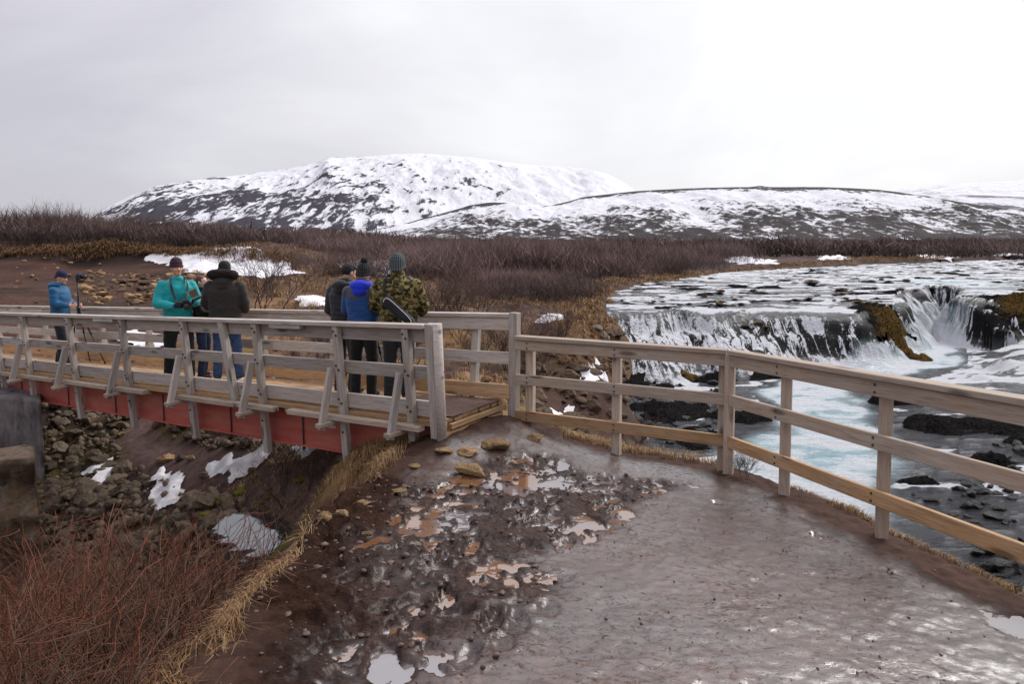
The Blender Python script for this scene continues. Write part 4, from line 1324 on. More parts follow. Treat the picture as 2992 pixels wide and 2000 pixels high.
def abutment():
    b = MatB('old_concrete')
    v = b.coord('Object'); n = b.noise(v, 1.5, 7, .65); n2 = b.noise(b.coord('Object', (1, 1, .35)), 5, 5, .6); n3 = b.noise(v, 30, 4)
    c = b.mixc(b.rng(n, .3, .7), srgb(84, 78, 78), srgb(136, 128, 126))
    c = b.mixc(b.rng(n2, .5, .7, 0, .8), c, srgb(52, 46, 42))
    c = b.mixc(b.rng(n3, .62, .72, 0, .7), c, srgb(130, 124, 120))
    b.set(**{'Base Color': c, 'Roughness': .9, 'Normal': b.bump(b.math('MULTIPLY_ADD', n3, .3, n2), .7, .04)})
    K = at_t(118, 1180, 12.0)
    a = Vector((K[0], K[1], 0)); away = Vector((K[0], K[1], 0)).normalized()
    dl = Vector((-.86, .35, 0)).normalized()
    plan = [(a.x, a.y), (a + away * 1.3).to_tuple()[:2], (a + away * 1.3 + dl * 3.6).to_tuple()[:2], (a + dl * 3.6).to_tuple()[:2]]
    block('bridge_abutment', [p[:2] for p in plan], -3.3, 1.9 - (.0644 + .1650) * 12.0, b.m, .07, 3, 'grey concrete abutment holding the end of the red girder', 'abutment', .035)
    b = MatB('lichen_stone')
    v = b.coord('Object'); n = b.noise(v, 1.8, 7, .65); n2 = b.noise(v, 8, 5, .6)
    c = b.mixc(b.rng(n, .3, .7), srgb(76, 58, 44), srgb(120, 98, 76))
    c = b.mixc(b.rng(n2, .5, .72), c, srgb(124, 114, 104))
    c = b.mixc(b.rng(n, .6, .72), c, srgb(84, 84, 34))
    b.set(**{'Base Color': c, 'Roughness': .92, 'Normal': b.bump(b.math('MULTIPLY_ADD', n2, .4, n), 1.0, .12)})
    K = at_t(98, 1352, 9.4); a = Vector((K[0], K[1], 0)); away = a.normalized(); dl = Vector((-.95, -.15, 0)).normalized()
    plan = [a, a + away * .9, a + away * .9 + dl * 3.2, a + dl * 3.2]
    block('stone_block', [(p.x, p.y) for p in plan], -3.2, K[2], b.m, .17, 7, 'brown lichen covered stone block in front of the concrete abutment', 'stone', .05)
abutment()

# ------------------------------------------------------------------ bare shrubs
def branch_segments(rs, stems, h, spread, levels, kids, wob=.16, up=.55, tipfrac=1.0):
    """list of (p0, p1, r0, r1, tone)"""
    seg = []
    def grow(p, d, L, r, lev, tone0):
        n = 4 if lev < 2 else 3
        q = p.copy(); dd = d.copy(); step = L / n
        for i in range(n):
            dd = dd + rs.normal(size=3) * wob + np.array([0, 0, up * .12])
            dd /= np.linalg.norm(dd)
            q2 = q + dd * step
            r2 = r * (1 - .5 * (i + 1) / n)
            t1 = tone0 + (1 - tone0) * .55 * (i + 1) / n
            seg.append((q.copy(), q2.copy(), r * (1 - .5 * i / n), r2, t1))
            if lev < levels and i >= (1 if lev == 0 else 0):
                for _ in range(kids[lev] if rs.rand() < .85 else kids[lev] - 1):
                    a = rs.normal(size=3); a -= dd * (a @ dd); a /= np.linalg.norm(a) + 1e-6
                    ang = rs.uniform(.35, .85)
                    d2 = dd * math.cos(ang) + a * math.sin(ang) + np.array([0, 0, .18]); d2 /= np.linalg.norm(d2)
                    grow(q2, d2, L * rs.uniform(.45, .72), r2 * .72, lev + 1, t1)
            q = q2
    for s in range(stems):
        a = rs.uniform(0, 6.283); lean = spread * rs.uniform(.15, 1)
        d = np.array([math.cos(a) * lean, math.sin(a) * lean, 1.0]); d /= np.linalg.norm(d)
        grow(np.array([math.cos(a), math.sin(a), 0]) * .07 * rs.rand(), d, h * rs.uniform(.45, .62), h * .0105 * rs.uniform(.6, 1.4), 0, 0.0)
    return seg

def seg_mesh(name, segs, sides=3, rmin=.0013):
    P0 = np.array([s[0] for s in segs]); P1 = np.array([s[1] for s in segs])
    r0 = np.maximum([s[2] for s in segs], rmin); r1 = np.maximum([s[3] for s in segs], rmin); tone = np.array([s[4] for s in segs])
    d = P1 - P0; d /= np.linalg.norm(d, axis=1)[:, None] + 1e-9
    ref = np.where(np.abs(d[:, 2:3]) > .9, np.array([[1., 0, 0]]), np.array([[0, 0, 1.]]))
    a = np.cross(d, ref); a /= np.linalg.norm(a, axis=1)[:, None]; b = np.cross(d, a)
    n = len(segs); V = []
    for P, r in ((P0, r0), (P1, r1)):
        for k in range(sides):
            th = 2 * math.pi * k / sides
            V.append(P + (a * math.cos(th) + b * math.sin(th)) * r[:, None])
    V = np.stack(V, 1).reshape(-1, 3)
    base = np.arange(n)[:, None] * (2 * sides)
    F = np.concatenate([np.concatenate([base + k, base + (k + 1) % sides, base + sides + (k + 1) % sides, base + sides + k], 1) for k in range(sides)], 0)
    me = mesh_from(name, V, F)
    set_attr(me, 'tone', np.repeat(tone, 2 * sides))
    return me

def twig_mat(name, c0, c1, c2):
    b = MatB(name)
    oi = b.n('ShaderNodeObjectInfo')
    t = b.attr('tone')
    n = b.noise(b.coord('Object'), 14, 3)
    c = b.ramp(b.math('MULTIPLY_ADD', b.math('SUBTRACT', n, .5), .7, t), [(.15, c0), (.75, c1), (1.0, c2)])
    tv = b.n('ShaderNodeVectorMath', operation='SCALE'); b.l(c, tv.inputs[0]); b.l(b.rng(oi.outputs['Random'], 0, 1, .75, 1.25), tv.inputs['Scale'])
    b.set(**{'Base Color': tv.outputs[0], 'Roughness': .75, 'Specular IOR Level': .2})
    return b.m
T_RED = twig_mat('red_twig', srgb(112, 100, 88), srgb(84, 64, 50), srgb(106, 60, 44))
T_GREY = twig_mat('grey_twig', srgb(70, 62, 58), srgb(92, 76, 70), srgb(104, 78, 72))
T_BRUSH = twig_mat('scrub_twig', srgb(66, 56, 52), srgb(92, 76, 72), srgb(134, 112, 106))

def shrub_things():
    rs = np.random.RandomState(77)
    var = []
    for k in range(5):
        sg = branch_segments(np.random.RandomState(300 + k), 6, 1.0, .95, 3, [1, 2, 1], .24, .3)
        var.append(seg_mesh('stems', sg))
        print('shrub segs', len(sg))
    for m in var:
        m.materials.append(T_RED)
    spots = []
    for i in range(36):
        for _ in range(30):
            x, y = rs.uniform(-4.3, -1.45), rs.uniform(1.7, 5.4)
            lim = np.interp(y, [1.7, 3, 4, 5.4], [-1.55, -1.75, -2.0, -2.2])
            if x > lim or x / y < -1.05:
                continue
            if all((x - a) ** 2 + (y - b) ** 2 > .24 ** 2 for a, b in spots):
                spots.append((x, y)); break
    for i, (x, y) in enumerate(spots):
        h = rs.uniform(1.15, 1.5)
        if x > -1.95:
            h *= .62
        o = bpy.data.objects.new('red_shrub', var[i % 5]); COL.objects.link(o)
        o.location = (x, y, gz(x, y) - .03); o.scale = (h * 1.15, h * 1.15, h); o.rotation_euler = (rs.uniform(-.1, .1), rs.uniform(-.1, .1), rs.uniform(0, 6.28))
        o['label'] = 'leafless red twigged shrub in the thicket on the gully bank'; o['category'] = 'shrub'; o['group'] = 'red shrubs on the gully bank'
    gv = []
    for k in range(4):
        m = seg_mesh('stems', branch_segments(np.random.RandomState(400 + k), 4, 1.0, .75, 3, [2, 2, 1], .15), 3)
        m.materials.append(T_GREY); gv.append(m)
    def one(name, u, v, h, k, label, w=1.0, cat='shrub', group=None, rz=0., pos=None):
        x, y, z = pos or ground_hit(u, v)
        o = bpy.data.objects.new(name, gv[k]); COL.objects.link(o)
        o.location = (x, y, z - .04); o.scale = (h * w, h * w, h); o.rotation_euler = (0, 0, rz)
        o['label'] = label; o['category'] = cat
        if group:
            o['group'] = group
    one('bare_birch', 742, 905, 2.5, 0, 'small bare birch standing before the long snow patch', 1.1, 'tree', None, .5, (-7.4, 20.0, gz(-7.4, 20)))
    one('bare_shrub', 1850, 1320, .8, 1, 'bare grey shrub behind the middle fence post', 1.5)
    one('bare_shrub', 1960, 1330, .65, 2, 'bare grey shrub hanging over the bank between two fence posts', 1.5)
    one('bare_shrub', 2175, 1405, .35, 3, 'thin twigs on the bank at the fence corner', 1.5)
    one('bare_shrub', 830, 1480, .95, 1, 'bare dark shrub leaning over the gully pool', 1.4, rz=2.)
    one('bare_shrub', 900, 1430, .6, 2, 'dead branches beside the mossy rocks below the girder', 1.6, rz=1.)
    rs2 = random.Random(8)
    for i in range(30):                                   # thicket between the bridge and the river
        x, y = rs2.uniform(-4.5, 1.4), rs2.uniform(13, 23.5)
        if y > 20 and x > .8:
            continue
        one('scrub_bush', 0, 0, rs2.uniform(.9, 1.5), i % 4, 'bare grey brown bush in the scrub beyond the far railing', 1.25, 'shrub', 'bushes beyond the far railing', rs2.uniform(0, 6), (x, y, gz(x, y)))
    for i in range(26):                                   # silhouettes on the peat bank
        y = rs2.uniform(42, 52); x = -y * rs2.uniform(.46, .80)
        hh = rs2.uniform(1.6, 2.7) * (1.0 if x / y < -.62 else .75)
        one('bank_birch', 0, 0, hh, i % 4, 'leafless birch scrub standing on the peat bank', .85, 'tree', 'birches on the peat bank', rs2.uniform(0, 6), (x, y, gz(x, y)))
shrub_things()

# ------------------------------------------------------------------ massed scrub (nobody could count it)
def brush_template(rs, n, h, w, tw):
    base = rs.normal(size=(n, 3)) * np.array([.28 * w, .28 * w, 0]); 
    z0 = rs.rand(n) ** 1.3 * h * .65
    d = np.stack([rs.normal(size=n) * .5, rs.normal(size=n) * .5, np.abs(rs.normal(size=n)) * .55 + .55], 1); d /= np.linalg.norm(d, axis=1)[:, None]
    L = h * rs.uniform(.25, .6, n)
    p0 = base * (1 + z0[:, None] / h * .9); p0[:, 2] = z0
    p0 = p0 + np.array([0, 0, 0])
    p1 = p0 + d * L[:, None]
    p1[:, 2] = np.minimum(p1[:, 2], h * (1.0 + .1 * rs.rand(n)))
    a = np.cross(d, rs.normal(size=(n, 3))); a /= np.linalg.norm(a, axis=1)[:, None]
    a *= tw * rs.uniform(.5, 1.2, n)[:, None]
    V = np.stack([p0 - a, p0 + a, p1], 1)
    return V, np.clip(z0 / h + .3, 0, 1)

def scrub(name, spots, n, tw, seed, mat, label=None):
    rs = np.random.RandomState(seed)
    T = [brush_template(np.random.RandomState(seed + 50 + k), n, 1, 1.25, tw) for k in range(6)]
    VV = []; TT = []
    for (x, y, z, h) in spots:
        V, t = T[rs.randint(6)]
        a = rs.uniform(0, 6.28); c, s = math.cos(a), math.sin(a)
        R = np.array([[c, -s, 0], [s, c, 0], [0, 0, 1]])
        VV.append((V @ R.T) * np.array([h * 1.1, h * 1.1, h]) + np.array([x, y, z - .05])); TT.append(np.clip(t + rs.uniform(-.35, .35), 0, 1))
    V = np.concatenate(VV).reshape(-1, 3); t = np.repeat(np.concatenate(TT), 3)
    me = mesh_from(name, V, np.arange(len(V)).reshape(-1, 3), False)
    set_attr(me, 'tone', t)
    link(name, me, mat, kind='stuff', label=label)
    print(name, len(V) // 3)

def in_river(x, y, m=.6):
    return poly_sd(np.asarray(x), np.asarray(y), RIV) < m

def scrub_all():
    rs = np.random.RandomState(90)
    # nearer thicket on the left bank of the river and across the plain
    n = 1500
    y = 23 + 47 * rs.rand(n) ** 1.1; x = y * rs.uniform(-.85, .35, n)
    x = np.where(rs.rand(n) < .45, y * rs.uniform(-.16, .16, n), x)
    dens = sstep(23, 32, y + 3 * vnoise(x / 4, y / 4, 240))
    keep = ~in_river(x, y, 1.2) & (rs.rand(n) < dens)
    snow = poly_in(x, y, [ground_hit(u, v)[:2] for u, v in SNOW_PX[0][0]]); keep &= ~snow
    snow = poly_in(x, y, [ground_hit(u, v)[:2] for u, v in SNOW_PX[3][0]]); keep &= ~snow
    keep &= ~((x < -9) & (y < 42)) & ~((x / y < -.30) & (y < 33)) & ~((x / y > -.54) & (x / y < -.30) & (y < 62))
    keep &= ~((vnoise(x / 5, y / 5, 241) > .1) & (y < 38))
    x, y = x[keep], y[keep]
    z = ground_z(x, y, False)
    h = (1.0 + .9 * rs.rand(len(x))) * (1 + .35 * vnoise(x / 6, y / 6, 242)) * np.interp(y, [22, 34, 60], [.65, 1.0, 1.1])
    scrub('near_scrub', list(zip(x, y, z, h)), 330, .0065, 600, T_BRUSH)
    n = 2600
    y = 68 * np.exp(rs.rand(n) * 1.75); x = y * rs.uniform(-.95, 1.0, n)
    keep = ~in_river(x, y, 1.5)
    x, y = x[keep], y[keep]
    z = ground_z(x, y, False)
    h = (1.5 + 1.2 * rs.rand(len(x)))
    scrub('far_scrub', list(zip(x, y, z, h)), 62, .030, 700, T_BRUSH)
    # spit of scrub on the far right bank
    n = 260
    y = rs.uniform(58, 78, n); x = y * rs.uniform(.69, 1.0, n)
    keep = ~in_river(x, y, .3); x, y = x[keep], y[keep]
    scrub('bank_scrub', list(zip(x, y, ground_z(x, y, False), 1.1 + .9 * rs.rand(len(x)))), 150, .014, 800, T_BRUSH)
    # peat bank on the left
    n = 320
    y = rs.uniform(41.5, 58, n); x = -y * rs.uniform(.40, .9, n)
    scrub('peat_bank_scrub', list(zip(x, y, ground_z(x, y, False), (.9 + 1.3 * rs.rand(n)) * np.where(x / y < -.62, 1.15, .8))), 260, .009, 820, T_BRUSH)
scrub_all()

# ------------------------------------------------------------------ dry grass
def grass_mat():
    b = MatB('dry_grass')
    c = b.ramp(b.attr('tone'), [(0, srgb(92, 66, 44)), (.4, srgb(138, 108, 76)), (.75, srgb(182, 156, 116)), (1, srgb(122, 116, 56))])
    b.set(**{'Base Color': c, 'Roughness': .8, 'Specular IOR Level': .15})
    return b.m
M_GRASS = grass_mat()

def grass(name, x, y, L, w, seed, tone=(.2, .8), flop=.9, lean=None, tuft=0):
    rs = np.random.RandomState(seed)
    if tuft:
        n0 = len(x)
        x = np.repeat(x, tuft) + rs.normal(size=n0 * tuft) * .05 * np.repeat(L, tuft) / .25; y = np.repeat(y, tuft) + rs.normal(size=n0 * tuft) * .05 * np.repeat(L, tuft) / .25
        L = np.repeat(L, tuft) * rs.uniform(.6, 1.1, n0 * tuft)
        tb = np.repeat(rs.rand(n0), tuft)
    else:
        tb = rs.rand(len(x))
    n = len(x)
    z = ground_z(x, y, False)
    a = rs.uniform(0, 6.283, n)
    k = flop * rs.uniform(.2, 1.0, n)
    dx, dy = np.cos(a) * k, np.sin(a) * k
    if lean is not None:
        dx = dx + lean[0]; dy = dy + lean[1]
    p0 = np.stack([x, y, z - .01], 1)
    p1 = p0 + np.stack([dx * .35, dy * .35, np.ones(n) * .75], 1) * L[:, None] * .6
    p2 = p1 + np.stack([dx * .8, dy * .8, .45 - .5 * np.hypot(dx, dy)], 1) * L[:, None] * .6
    s = np.stack([-np.sin(a), np.cos(a), np.zeros(n)], 1) * w * .5
    V = np.stack([p0 - s, p0 + s, p1 + s * .7, p1 - s * .7, p2], 1).reshape(-1, 3)
    b = np.arange(n)[:, None] * 5
    F = np.concatenate([b + np.array([[0, 1, 2]]), b + np.array([[0, 2, 3]]), b + np.array([[3, 2, 4]])], 0)
    me = mesh_from(name, V, F, False)
    t = np.clip(tone[0] + (tone[1] - tone[0]) * (.5 * tb + .5 * rs.rand(n)), 0, 1)
    set_attr(me, 'tone', np.repeat(t, 5))
    link(name, me, M_GRASS, kind='stuff')

def along(pts, n, width, rs, off=0.0):
    P = np.array(pts, float); d = np.linalg.norm(np.diff(P, axis=0), axis=1); c = np.concatenate([[0], np.cumsum(d)])
    t = rs.rand(n) * c[-1]
    x = np.interp(t, c, P[:, 0]); y = np.interp(t, c, P[:, 1])
    return x + rs.normal(size=n) * width, y + rs.normal(size=n) * width

def grass_all():
    rs = np.random.RandomState(55)
    # straw fringe between the red shrubs and the mud
    x, y = along([(-1.38, 1.6), (-1.42, 2.84), (-1.47, 4.15), (-1.57, 4.95), (-1.42, 5.75), (-1.32, 6.6)], 620, .11, rs)
    x = x - .16 * np.maximum(0, vnoise(y / .35, y * 0, 260)) * rs.rand(len(x)); k_ = (poly_sd(x, y, PATH) > .0) & (vnoise(x / .22, y / .22, 261) > -.25); x, y = x[k_], y[k_]
    grass('straw_fringe', x, y, rs.uniform(.05, .17, len(x)), .004, 1, (.05, .72), 2.4, (-.3, .15), 14)
    x, y = along([(-1.9, 1.5), (-2.2, 2.8), (-2.3, 4.2), (-2.7, 5.0)], 800, .45, rs)
    k_ = poly_sd(x, y, PATH) > .12; x, y = x[k_], y[k_]
    grass('straw_under_shrubs', x, y, rs.uniform(.08, .28, len(x)), .005, 2, (.0, .7), 1.8, None, 12)
    x, y = along([(-2.0, 8.6), (-3.0, 9.4), (-4.0, 10.4), (-3.2, 8.0)], 420, .45, rs)
    grass('gully_grass', x, y, rs.uniform(.08, .2, 420), .008, 12, (.0, 1.0), 1.8, None, 12)
    x, y = along([(1.0, 18.0), (1.8, 20.5), (2.6, 23.5), (3.0, 26)], 700, .7, rs)
    keep = ~in_river(x, y, -.1); x, y = x[keep], y[keep]
    grass('bank_slope_grass', x, y, rs.uniform(.12, .3, len(x)), .018, 13, (.0, .6), 1.6, None, 12)
    # grass on the bank by the bridge end
    x, y = along([(-1.35, 6.2), (-1.45, 6.9), (-1.6, 7.6), (-1.1, 7.7)], 230, .14, rs)
    grass('bank_grass', x, y, rs.uniform(.12, .26, 230), .006, 3, (.15, .7), 1.1, None, 12)
    x, y = along([(-1.6, 7.9), (-2.3, 8.2), (-2.8, 8.6)], 260, .2, rs)
    grass('mound_grass', x, y, rs.uniform(.12, .22, 260), .007, 4, (.2, 1.0), 1.2, None, 12)
    # behind the fence
    x, y = along([(.5, 8.5), (1.3, 8.15), (1.9, 7.95), (2.4, 7.55)], 330, .12, rs)
    grass('fence_grass', x, y, rs.uniform(.10, .24, 330), .006, 5, (.3, .85), 1.2, (.15, .1), 12)
    x, y = along([(2.75, 6.75), (2.95, 5.95), (3.12, 5.1), (3.26, 4.3), (3.45, 3.3)], 320, .05, rs)
    grass('edge_grass', x + .05, y, rs.uniform(.05, .12, 320), .005, 6, (.2, .8), 1.0, (.4, 0), 10)
    # rough tan grass beyond the bridge
    n = 2600
    y = 11 + 20 * rs.rand(n); x = rs.uniform(-8.5, 3.0, n)
    keep = ~in_river(x, y, .4) & ~((y < 19) & (x > .2 + .35 * vnoise(y, y, 250)) & (y > 10)) & (fbm(x / 2, y / 2, 251, 2) > -.25) & ~((x < -3) & (y < 15))
    x, y = x[keep], y[keep]
    grass('rough_grass', x, y, rs.uniform(.16, .34, len(x)), .013, 7, (.15, .8), 1.2, None, 14)
    n = 2600
    y = 26 + 34 * rs.rand(n); x = y * rs.uniform(-.5, .25, n)
    keep = ~in_river(x, y, .2) & ~poly_in(x, y, [ground_hit(u, v)[:2] for u, v in SNOW_PX[0][0]])
    x, y = x[keep], y[keep]
    grass('plain_grass', x, y, rs.uniform(.2, .42, len(x)), .03, 8, (.15, .8), 1.1, None, 11)
    # grassy rims of the river banks
    pts = [(2.6, 20), (3.2, 23), (3.4, 26.5), (4.4, 31.5), (6.4, 36.3), (10, 40.6), (15.2, 47), (20.6, 53), (30.8, 61.3), (47, 72.6)]
    x, y = along(pts, 1500, .55, rs)
    keep = ~in_river(x, y, -.15); x, y = x[keep] - .35, y[keep] + .35
    grass('river_rim_grass', x, y, rs.uniform(.18, .4, len(x)), .03, 9, (.15, .75), 1.2, None, 10)
    x, y = along([(-33, 40.2), (-24, 40.3), (-16, 40), (-13, 39.8)], 900, .45, rs)
    grass('peat_edge_grass', x, y, rs.uniform(.3, .75, len(x)), .04, 10, (.0, .35), 1.5, (.1, -.6), 10)
grass_all()

# ------------------------------------------------------------------ grassy islets in the upper river
def path_grit():
    rs = np.random.RandomState(13)
    bm = bmesh.new(); bmesh.ops.create_icosphere(bm, subdivisions=1, radius=1)
    base = np.array([v.co[:] for v in bm.verts]); tri = np.array([[v.index for v in f.verts] for f in bm.faces]); bm.free()
    n = 1500
    y = 2.2 + 5.8 * rs.rand(n) ** 1.2; x = rs.uniform(-1.5, 3.3, n)
    ok = poly_sd(x, y, PATH) < 0
    x, y = x[ok], y[ok]; n = len(x)
    z = ground_z(x, y)
    s = .002 + .009 * rs.rand(n) ** 5
    V = base[None] * (1 + .25 * rs.normal(size=(n, len(base), 1))) * (s[:, None, None] * rs.uniform(.6, 1.2, (n, 1, 3))) + np.stack([x, y, z + s * .3], 1)[:, None]
    F = tri[None] + np.arange(n)[:, None, None] * len(base)
    link('path_grit', mesh_from('path_grit', V.reshape(-1, 3), F.reshape(-1, 3), False), simple_mat('grit', srgb(104, 86, 78), .6, 9, .6), kind='stuff')
path_grit()

def churn_stones():
    rs = np.random.RandomState(19)
    bm = bmesh.new(); bmesh.ops.create_icosphere(bm, subdivisions=2, radius=1)
    base = np.array([v.co[:] for v in bm.verts]); tri = np.array([[v.index for v in f.verts] for f in bm.faces]); bm.free()
    x = rs.uniform(-1.5, 2.4, 2600); y = rs.uniform(2.2, 7.8, 2600)
    ok = poly_sd(x, y, CHURN) < .05
    x, y = x[ok][:900], y[ok][:900]; n = len(x)
    z = ground_z(x, y)
    s = (.006 + .022 * rs.rand(n) ** 3) * np.interp(y, [2.2, 4.5], [.6, 1.0])
    V = base[None] * (1 + .16 * rs.normal(size=(n, len(base), 1))) * (s[:, None, None] * rs.uniform(.6, 1.25, (n, 1, 3)) * np.array([1, 1, .6])) + np.stack([x, y, z + s * .15], 1)[:, None]
    F = tri[None] + np.arange(n)[:, None, None] * len(base)
    link('mud_stones', mesh_from('mud_stones', V.reshape(-1, 3), F.reshape(-1, 3), False), simple_mat('muddy_stone', srgb(84, 64, 55), .6, 6, .5), kind='stuff')
churn_stones()

def islets():
    rs = np.random.RandomState(44)
    var = []
    for k in range(3):
        r0 = np.random.RandomState(60 + k)
        n = 420
        a = r0.uniform(0, 6.28, n); rr = np.sqrt(r0.rand(n))
        x, y = np.cos(a) * rr, np.sin(a) * rr * .7
        z = .35 * np.sqrt(np.maximum(0, 1 - rr ** 2)) + .1 * r0.rand(n)
        L = r0.uniform(.2, .42, n)
        d = np.stack([np.cos(a) * .7 + r0.normal(size=n) * .4, np.sin(a) * .7 + r0.normal(size=n) * .4, r0.uniform(.1, .8, n)], 1)
        p0 = np.stack([x, y, z], 1); p1 = p0 + d * L[:, None]
        s = np.stack([-np.sin(a), np.cos(a), a * 0], 1) * .045
        V = np.stack([p0 - s, p0 + s, p1], 1).reshape(-1, 3)
        m = mesh_from('tuft', V, np.arange(3 * n).reshape(-1, 3), False)
        set_attr(m, 'tone', np.repeat(np.clip(.2 + .5 * r0.rand(n), 0, 1), 3))
        m.materials.append(M_GRASS); var.append(m)
    def W_at(x, y):
        R, W, *_ = river_fields(np.array([x]), np.array([y]))
        return float(max(R[0], W[0]))
    for i, (zx, zy, w) in enumerate([(1220, 205, 62), (740, 247, 40), (650, 270, 24), (730, 318, 40), (810, 287, 26), (845, 273, 20), (910, 241, 34), (1380, 240, 50), (1590, 180, 26), (1620, 197, 30), (1720, 188, 40), (1690, 235, 40),
                                     (1860, 235, 34), (1470, 305, 44), (1200, 287, 34), (1400, 283, 30), (870, 430, 36), (935, 420, 44), (985, 437, 30), (380, 296, 24), (430, 297, 22), (1340, 292, 20), (2330, 262, 30), (1930, 232, 30), (1770, 240, 22)]):
        u, v = 1700 + zx * .5507, 720 + zy * .5507
        r = ray(u, v)
        t = np.arange(20, 75, .1)
        P = np.array([0, 0, CAMH]) + r[None] * t[:, None]
        R, W, *_ = river_fields(P[:, 0], P[:, 1])
        k = int(np.argmax(P[:, 2] < np.maximum(R, W)))
        x, y = P[k, 0], P[k, 1]; z = max(R[k], W[k])
        s = w * .5507 / FOC * t[k] / 2 * 1.3
        root = empty('grass_islet', (x, y, z + .12 * s), label='brown grass tuft on a dark rock in the upper river', category='islet', group='grass islets in the upper river')
        o = bpy.data.objects.new('rock', K_LAVA[i % 5]); COL.objects.link(o); o.parent = root; o.scale = (s * 1.15, s * .9, s * .45)
        o = bpy.data.objects.new('grass_tuft', var[i % 3]); COL.objects.link(o); o.parent = root; o.scale = (s, s, s * .8); o.rotation_euler = (0, 0, i * 1.7)
islets()
# ------------------------------------------------------------------ people
from mathutils import noise as mnoise, Quaternion

def add_caps(bm, p0, p1, r0, r1, n=12, rings=4, sq=1.0):
    p0 = Vector(p0); p1 = Vector(p1)
    x = (p1 - p0)
    L = x.length
    x = x.normalized() if L > 1e-6 else Vector((0, 0, 1))
    a = x.orthogonal().normalized(); b = x.cross(a)
    prof = []
    for i in range(rings + 1):
        th = -math.pi / 2 + (math.pi / 2) * i / rings
        prof.append((p0 + x * (math.sin(th) * r0), max(1e-4, math.cos(th) * r0)))
    for i in range(rings + 1):
        th = (math.pi / 2) * i / rings
        prof.append((p1 + x * (math.sin(th) * r1), max(1e-4, math.cos(th) * r1)))
    R = [[bm.verts.new(c + (a * math.cos(2 * math.pi * k / n) + b * math.sin(2 * math.pi * k / n)) * r) for k in range(n)] for c, r in prof]
    for i in range(len(R) - 1):
        for k in range(n):
            bm.faces.new((R[i][k], R[i][(k + 1) % n], R[i + 1][(k + 1) % n], R[i + 1][k]))
    bm.faces.new(R[0][::-1]); bm.faces.new(R[-1])

def add_chain(bm, pts, rad, n=12):
    for i in range(len(pts) - 1):
        add_caps(bm, pts[i], pts[i + 1], rad[i], rad[i + 1], n)

def add_ell(bm, c, r, M=None, u=16, v=10):
    r_ = bmesh.ops.create_uvsphere(bm, u_segments=u, v_segments=v, radius=1)
    mt = Matrix.Translation(c) @ ((M.to_4x4()) if M else Matrix.Identity(4)) @ Matrix.Diagonal((r[0], r[1], r[2], 1))
    bmesh.ops.transform(bm, matrix=mt, verts=r_['verts'])

def add_loft(bm, rings, n=22, power=2.4):
    """rings of (cx, cy, z, rx, ry): closed tube with rounded-box sections"""
    R = []
    for (cx, cy, z, rx, ry) in rings:
        ring = []
        for k in range(n):
            th = 2 * math.pi * k / n
            c, s = math.cos(th), math.sin(th)
            ring.append(bm.verts.new((cx + rx * math.copysign(abs(c) ** (2 / power), c), cy + ry * math.copysign(abs(s) ** (2 / power), s), z)))
        R.append(ring)
    for i in range(len(R) - 1):
        for k in range(n):
            bm.faces.new((R[i][k], R[i][(k + 1) % n], R[i + 1][(k + 1) % n], R[i + 1][k]))
    bm.faces.new(R[0][::-1]); bm.faces.new(R[-1])

def remesh(bm, vox, smooth=4, wr=0.0, wscale=9.0, seed=0, sf=.5):
    bmesh.ops.recalc_face_normals(bm, faces=bm.faces)
    me = bpy.data.meshes.new('tmp'); bm.to_mesh(me); bm.free()
    o = bpy.data.objects.new('tmp', me); COL.objects.link(o)
    m = o.modifiers.new('r', 'REMESH'); m.mode = 'VOXEL'; m.voxel_size = vox; m.use_smooth_shade = True
    if smooth:
        m = o.modifiers.new('s', 'SMOOTH'); m.factor = sf; m.iterations = smooth
    dg = bpy.context.evaluated_depsgraph_get(); dg.update()
    out = bpy.data.meshes.new_from_object(o.evaluated_get(dg))
    bpy.data.objects.remove(o); bpy.data.meshes.remove(me)
    if wr:
        no = [v.normal.copy() for v in out.vertices]
        for v, nn in zip(out.vertices, no):
            p = v.co
            k = mnoise.noise(Vector((p.x * wscale * .6 + seed, p.y * wscale * .6, p.z * wscale * 1.5))) + .5 * mnoise.noise(Vector((p.x * wscale * 2 + seed, p.y * wscale * 2, p.z * wscale * 3)))
            v.co = p + nn * k * wr
    for p in out.polygons:
        p.use_smooth = True
    out.update()
    return out

def join_meshes(name, meshes):
    bm = bmesh.new()
    for m in meshes:
        bm.from_mesh(m)
    me = bpy.data.meshes.new(name); bm.to_mesh(me); bm.free()
    for p in me.polygons:
        p.use_smooth = True
    return me

def fabric(name, col, rough=.8, scale=60, var=.18, sheen=.15, bump=.25):
    b = MatB(name)
    v = b.coord('Object')
    n = b.noise(v, scale, 4); n2 = b.noise(v, 7, 4)
    c = b.mixc(b.rng(n2, .3, .7), tuple(x * (1 - var) for x in col), tuple(x * (1 + var) for x in col))
    b.set(**{'Base Color': c, 'Roughness': rough, 'Specular IOR Level': .25, 'Sheen Weight': sheen, 'Normal': b.bump(b.math('MULTIPLY_ADD', n, .2, n2), bump, .02)})
    return b.m
def striped(name, stops, zscale, zoff):
    b = MatB(name)
    tc = b.n('ShaderNodeTexCoord'); sx = b.n('ShaderNodeSeparateXYZ'); b.l(tc.outputs['Object'], sx.inputs[0])
    f = b.math('FRACT', b.math('MULTIPLY_ADD', sx.outputs[2], zscale, zoff))
    c = b.ramp(f, stops, 'CONSTANT')
    n = b.noise(b.coord('Object'), 90, 3)
    b.set(**{'Base Color': c, 'Roughness': .9, 'Normal': b.bump(n, .4, .006)})
    return b.m
